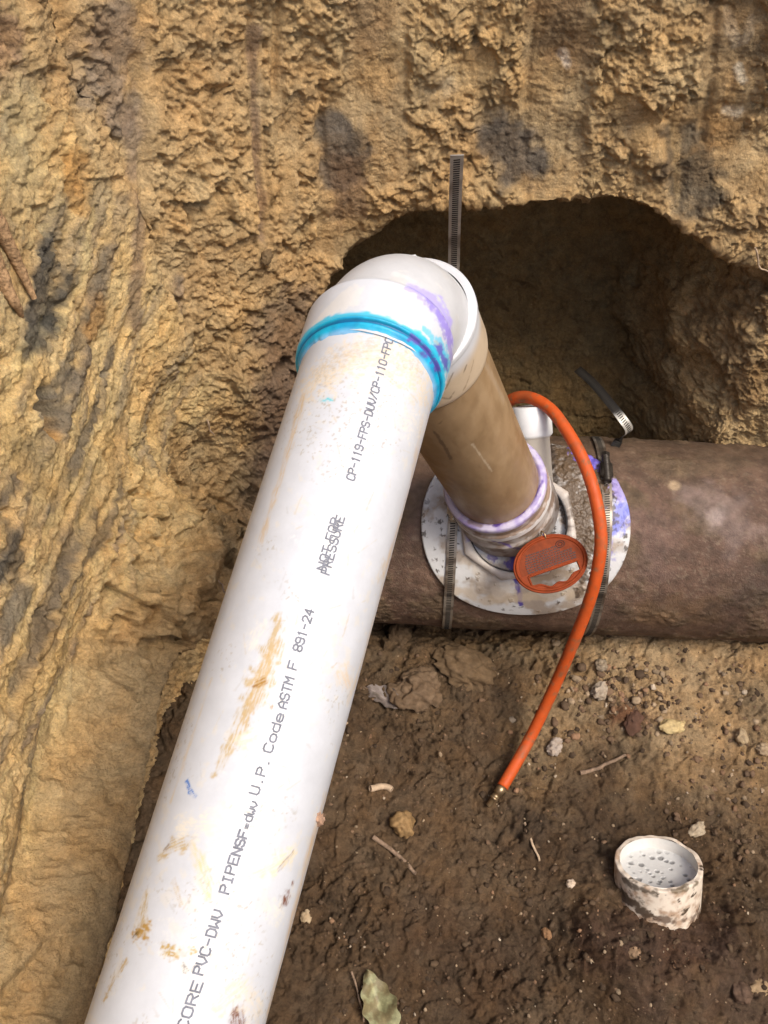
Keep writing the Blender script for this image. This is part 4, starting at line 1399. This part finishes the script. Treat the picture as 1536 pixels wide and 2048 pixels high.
# ---------------------------------------------------------------- cut-off stub in the floor
def stub():
    top = STUB_TOP
    view = norm(CAM - top)
    # lean away from the viewer until the mouth shows as a flat oval
    axis = STUB_AXIS
    L_ = .16
    R = .0555
    prof = densify([(-.0, R - .0065), (-.0, R - .001), (.001, R), (L_, R)], .0011)
    v, f = lathe(top, -axis, [1, 0, 0], prof, 300)
    d, e1, e2 = frame(-axis, [1, 0, 0])
    # ragged sawn edge
    ax = (v - top) @ d
    rr = v - top - np.outer(ax, d)
    an = np.arctan2(rr @ e2, rr @ e1)
    v = v - np.outer(np.exp(-ax / .01) * .003 * perlin(np.stack([np.cos(an) * 3, np.sin(an) * 3, 0 * an], 1)), d)
    p = Paint(v, (.72, .63, .52))
    n1 = sstep(-.2, .7, fbm(v * 70, 5) + 8 * (ax - .03))[:, None]
    p.c = p.c * (1 - .8 * n1) + np.array((.36, .22, .13)) * .8 * n1
    n2 = sstep(.42, .60, fbm(v * np.array([60, 60, 110]) + 9, 5) + 6 * (ax - .035))[:, None]
    p.c = p.c * (1 - n2) + np.array((.075, .05, .03)) * n2
    low = (sstep(.018, .055, ax + .018 * fbm(v * 40 + 3, 3)) * sstep(-.2, .7, np.sin(an)) * .0)[:, None]
    p.c = p.c * (1 - low)
    for p_, w_, cc, k in (([(1240, 1790), (1270, 1810), (1290, 1830)], .012, (.07, .045, .028), .95), ([(1250, 1765), (1300, 1785)], .006, (.07, .05, .03), .8), ([(1350, 1785), (1395, 1770)], .004, (.10, .07, .03), .8), ([(1320, 1840), (1400, 1830)], .008, (.12, .075, .05), .9)):
        p.stroke(p_, w_, cc, k, .6, .008, 1.0)
    t = thing("pipe_stub", "broken off white pipe stub standing in the dark soil, mouth plugged grey", "pipe stub", top - axis * L_)
    obj("stub_wall", v, f, M['stub'], t, p.c)
    prof = [(.0, R - .0064), (.05, R - .0064)]
    v, f = lathe(top, -axis, [1, 0, 0], densify(prof, .002), 160)
    obj("stub_lining", v, f[:, ::-1], M['stub'], t, np.tile((.66, .64, .60), (len(v), 1)))
    # pale plug full of small bubbles
    pr = [(.016 + .004 * (1 - (r / R) ** 2), r) for r in np.linspace(.0002, R - .0062, 90)]
    v, f = lathe(top, -axis, [1, 0, 0], pr, 260)
    q = np.stack([(v - top) @ e1, (v - top) @ e2, 0 * v[:, 0]], 1)
    F1, F2, D, H = worley(q / .0095 + 2)
    r_ = .26 + .26 * _rnd[H, 1]
    hole = sstep(r_ + .04, r_ - .14, F1) * (_rnd[H, 3] > .12) * sstep(.050, .040, np.hypot(q[:, 0] * .95, q[:, 1]))
    col = np.tile((.60, .60, .585), (len(v), 1)) * (1 - .60 * hole)[:, None]
    v = v + np.outer(hole, d) * .0016
    obj("plug", v, f, M['stub'], t, col)


stub()

# ---------------------------------------------------------------- loose stones, twigs, leaves
def rock(label, px, py, rpx, color, seed, squash=(1, .8, .7), sub=4, name="stone", cat="stone", group="loose stones on the pit floor", sink=.25, q=None, var=None):
    if q is None:
        q = on_floor(px, py)
    dist = (q - CAM) @ FW
    r = rpx * dist / F_PX
    iv, f = ico(sub)
    h = 1 + .28 * facets(iv * 1.3 + seed, .9)[0] + .15 * fbm(iv * 2.2 + seed, 3) + .04 * fbm(iv * 8 + seed, 2)
    a = seed * 1.7
    Rm = np.array([[math.cos(a), math.sin(a), 0], [-math.sin(a), math.cos(a), 0], [0, 0, 1]])
    v = (iv * h[:, None] * np.array(squash)) @ Rm * r
    v[:, 2] += r * squash[2] * (1 - 2 * sink)
    v = v + q
    c = np.tile(np.array(color), (len(v), 1))
    t = sstep(-.2, .4, fbm(v * 130 + seed, 3))[:, None]
    c = c * (1 - .45 * t) + c * np.array((.62, .55, .45)) * .45 * t
    if var:
        t = sstep(.0, .3, fbm(v * 60 + seed, 3))[:, None]
        c = c * (1 - t) + np.array(var) * t
    o = obj(name, v, f, M['stone'], None, c, loc=q)
    return tag(o, label, cat, group)


rock("knobbly yellow brown stone on bare soil left of the hose tip", 806, 1652, 25, (.30, .19, .085), 1.1, (1, .9, .9), sink=.15)
rock("pale grey stone, biggest of the pebbles right of the hose", 1200, 1384, 19, (.40, .33, .25), 2.3)
rock("pale yellow flat stone beside a dark red soil patch", 1343, 1454, 21, (.52, .40, .20), 3.7, (1.2, .7, .45))
rock("grey white pebble just right of the orange hose above a twig", 1110, 1496, 17, (.42, .35, .29), 4.2, (1.1, .8, .6))
rock("small whitish pebble alone left of the plugged stub", 1141, 1768, 9, (.58, .47, .36), 5.9)
rock("light tan stone against the right edge of the photo, right of the yellow flat stone", 1482, 1476, 15, (.40, .30, .18), 6.4)
rock("rounded tan pebble near the right edge of the photo, below the tan stone", 1525, 1500, 15, (.40, .30, .19), 7.2)
rock("brown pebble half buried in front of the stub", 1270, 1908, 14, (.30, .20, .12), 8.8, sink=.4)
rock("angular tan stone in the lower right corner of the soil", 1518, 1975, 20, (.36, .25, .14), 9.5, (1, .8, .6), sink=.35)
rock("dark brown clod of soil in the lower right, left of the angular stone", 1480, 1985, 22, (.12, .075, .05), 10.4, name="soil_clod", cat="soil clod", group="soil clods on the pit floor", sink=.35)
rock("large grey brown soil clod beside the white pipe below the old pipe", 835, 1385, 52, (.15, .10, .06), 11.2, (1, .85, .6), 5, "soil_clod", "soil clod", "soil clods on the pit floor", .35)
rock("broad tan soil clod just right of the grey brown clod", 925, 1335, 55, (.14, .092, .05), 12.6, (1.2, .7, .5), 5, "soil_clod", "soil clod", "soil clods on the pit floor", .45)
rock("dark soil clod close under the old pipe, highest of the clods", 800, 1275, 30, (.10, .065, .036), 13.9, (1, .8, .7), 5, "soil_clod", "soil clod", "soil clods on the pit floor", .35)
rock("grey pebble in the group of gravel right of the hose, nearest the old pipe", 1200, 1332, 14, (.30, .24, .17), 14.4)
rock("tan pebble against the right side of the white pipe near the bottom", 612, 1835, 13, (.42, .32, .20), 15.5)
rock("dull orange pebble in the middle of the dark soil left of the stub", 1093, 1868, 12, (.25, .14, .07), 16.1, sink=.35)
rock("red brown soil clod beside the pale yellow flat stone", 1268, 1440, 20, (.10, .052, .034), 17.4, (1.5, .8, .4), 4, "soil_clod", "soil clod", "soil clods on the pit floor", .4)
rock("pale stone on the tan soil just behind the plugged stub", 1393, 1660, 15, (.42, .34, .24), 18.8, (1.4, .8, .5))
q = wall_pt.find(535, 516)
rock("small brown oblong stone stuck in the earth bank left of the elbow", 0, 0, 19, (.15, .10, .05), 19.3, (1.1, .6, .6), group=None, sink=.5, q=q)


def gravel():
    rs = np.random.RandomState(5)
    iv, fi = ico(2)
    V, Fs, Cs, n = [], [], [], 0
    fi = np.array(fi)
    pts = []
    for k in range(1300):
        pts.append((rs.uniform(640, 1536), rs.uniform(1280, 2048), rs.choice([1.6, 2.4, 3.4, 5.5], p=[.5, .3, .15, .05])))
    for k in range(170):
        pts.append((rs.normal(1230, 75), rs.normal(1385, 45), rs.choice([4, 6, 8, 11], p=[.4, .3, .2, .1])))
    for k in range(120):
        pts.append((rs.uniform(1330, 1536), rs.uniform(1320, 1720), rs.choice([3, 5, 7], p=[.5, .3, .2])))
    for k in range(300):
        pts.append((rs.uniform(660, 1536), rs.uniform(1285, 2048), rs.uniform(3, 9)))
    P = np.array(pts)
    z = np.zeros(len(P))
    R = np.array([ray(x, y) for x, y in P[:, :2]])
    for _ in range(5):
        q = CAM + R * ((z - CAM[2]) / R[:, 2])[:, None]
        z = floor_z(q[:, 0], q[:, 1])
    for k, (x, y, r) in enumerate(P):
        r_ = r * 1.3 / F_PX
        h = 1 + .45 * perlin(iv * 1.4 + k * 3.1) + .3 * perlin(iv * 3 + k * 1.7)
        v = iv * h[:, None] * np.array([1, rs.uniform(.6, 1), rs.uniform(.45, .8)])
        a = rs.uniform(0, 6.28)
        v = v @ np.array([[math.cos(a), math.sin(a), 0], [-math.sin(a), math.cos(a), 0], [0, 0, 1]]) * r_ + q[k] + np.array([0, 0, r_ * .1])
        c = np.array([(.30, .22, .14), (.16, .10, .06), (.10, .065, .04), (.42, .34, .25), (.24, .14, .08)][rs.choice(5, p=[.16, .34, .38, .03, .09])]) * rs.uniform(.7, 1.2)
        if k >= len(P) - 300:
            c = np.array([(.075, .048, .028), (.055, .035, .020), (.095, .062, .036)][k % 3]) * rs.uniform(.8, 1.15)
            v = v - np.array([0, 0, r_ * .35])
        V.append(v)
        Fs.append(fi + n)
        Cs.append(np.tile(c, (len(v), 1)))
        n += len(v)
    o = obj("gravel", np.vstack(V), np.vstack(Fs), M['stone'], None, np.vstack(Cs))
    kind(o, "stuff", "scattered grit and small gravel on the damp pit floor")


gravel()


def twig(label, pts, r0, r1, mat='twig', name="twig", lift=.004, cat="twig", wall=False, kink=.0015, group=None):
    P = []
    for x, y in pts:
        q = wall_pt.find(x, y) if wall else on_floor(x, y)
        P.append(q + (norm(CAM - q) * lift if wall else np.array([0, 0, lift])))
    path = spline(P, 60)
    path = path + kink * np.stack([perlin(path * 90), perlin(path * 90 + 5), perlin(path * 90 + 11)], 1)
    rad = np.linspace(r0, r1, 60) * (1 + .12 * perlin(path * 300))
    v, f = tube(path, rad, 12)
    o = obj(name, v, f, M[mat], None, loc=path[0])
    return tag(o, label, cat, group)


twig("grey brown twig lying left of the hose tip below the yellow brown stone", [(746, 1675), (790, 1708), (832, 1748)], .0032, .0024, group="twigs on the pit floor")
twig("thin straw coloured twig lying below the hose tip", [(1049, 1648), (1063, 1688), (1078, 1722)], .0017, .0015, mat='hair', group="twigs on the pit floor")
twig("brown twig lying right of the orange hose", [(1160, 1548), (1200, 1536), (1250, 1512)], .0032, .002, group="twigs on the pit floor")
twig("short pale curved bit of root beside the white pipe", [(741, 1580), (765, 1574), (784, 1582)], .0046, .0042, mat='hair', name="root_piece", cat="root")
twig("slender bent grass stem beside the green leaf", [(704, 1945), (716, 1985), (728, 2046)], .0014, .0010, mat='twig', name="grass_stem", cat="stem", lift=.008)
twig("thick tan root poking out of the left bank, upper one", [(-40, 380), (5, 460), (36, 528), (56, 566), (70, 598)], .0078, .0022, mat='root', name="root", lift=.010, cat="root", wall=True, kink=.0012)
twig("shorter pale root below the thick tan root at the left edge", [(-40, 460), (-5, 530), (20, 582), (36, 610), (46, 634)], .0085, .0024, mat='root', name="root", lift=.008, cat="root", wall=True, kink=.0012)
twig("pale thin root hair curling from the earth at the right edge", [(1512, 492), (1516, 520), (1522, 535), (1545, 548)], .0012, .0009, mat='hair', name="root_hair", lift=.006, cat="root", wall=True)
twig("tiny pale root loop in the bank left of the white pipe", [(418, 840), (422, 858), (430, 872)], .0012, .0009, mat='hair', name="root_hair", lift=.005, cat="root", wall=True)
twig("fine dark root thread at the foot of the left bank", [(440, 1160), (460, 1190), (490, 1180), (500, 1210)], .0009, .0006, mat='twig', name="root_hair", lift=.006, cat="root", wall=True)


def leaf(label, px, py, length, width, ang, colors, curl, seed):
    q = on_floor(px, py) + np.array([0, 0, .010])
    nu, nv = 60, 31
    u = np.linspace(0, 1, nu)
    w = width * np.sin(np.pi * u ** .8) ** .75
    w = w * (1 + .10 * np.sin(u * 26 + seed))
    s = np.linspace(-1, 1, nv)
    X = (u[:, None] - .5) * length + 0 * s[None]
    Y = w[:, None] / 2 * s[None]
    Z = curl * (np.abs(s)[None] ** 1.5) * w[:, None] * .8 + .10 * length * (u[:, None] - .5) ** 2 + .004 * np.sin(u[:, None] * 9 + 2 * s[None])
    v = np.stack([X, Y, Z], -1).reshape(-1, 3)
    v[:, 2] += .0025 * perlin(v * 70 + seed)
    c_, s_ = math.cos(ang), math.sin(ang)
    v = v @ np.array([[c_, s_, 0], [-s_, c_, 0], [0, 0, 1]]) + q
    m = sstep(-.1, .3, fbm(v * 60 + seed, 3))[:, None]
    col = np.array(colors[0]) * (1 - m) + np.array(colors[1]) * m
    vein = (np.abs(np.tile(s, nu)) < .07)[:, None] | (np.abs(np.sin((np.repeat(u, nv) - .35 * np.abs(np.tile(s, nu))) * 30)) < .10)[:, None]
    col = np.where(vein, col * 1.25, col)
    t = thing("fallen_leaf", label, "leaf", q)
    v2 = v - np.array([0, 0, .0006])
    f = grid_faces(nu, nv)
    vv, ff = join([(v, f), (v2, f[:, ::-1])])
    obj("blade", vv, ff, M['leaf'], t, np.vstack([col, col]))
    st = [v[nv // 2] + np.array([-c_, -s_, 0]) * k + np.array([0, 0, -k * .2]) for k in np.linspace(-.003, .018, 10)]
    sv, sf = tube(st, .0011, 8)
    obj("stalk", sv, sf, M['twig'], t)


leaf("pale green leaf with brown spots lying at the bottom edge", 758, 2012, .085, .042, math.radians(112), ((.24, .235, .125), (.17, .14, .07)), .25, 2.0)
leaf("dry grey brown leaf lying on the clods beside the white pipe", 772, 1402, .065, .030, math.radians(-28), ((.16, .13, .115), (.10, .08, .065)), .3, 5.0)
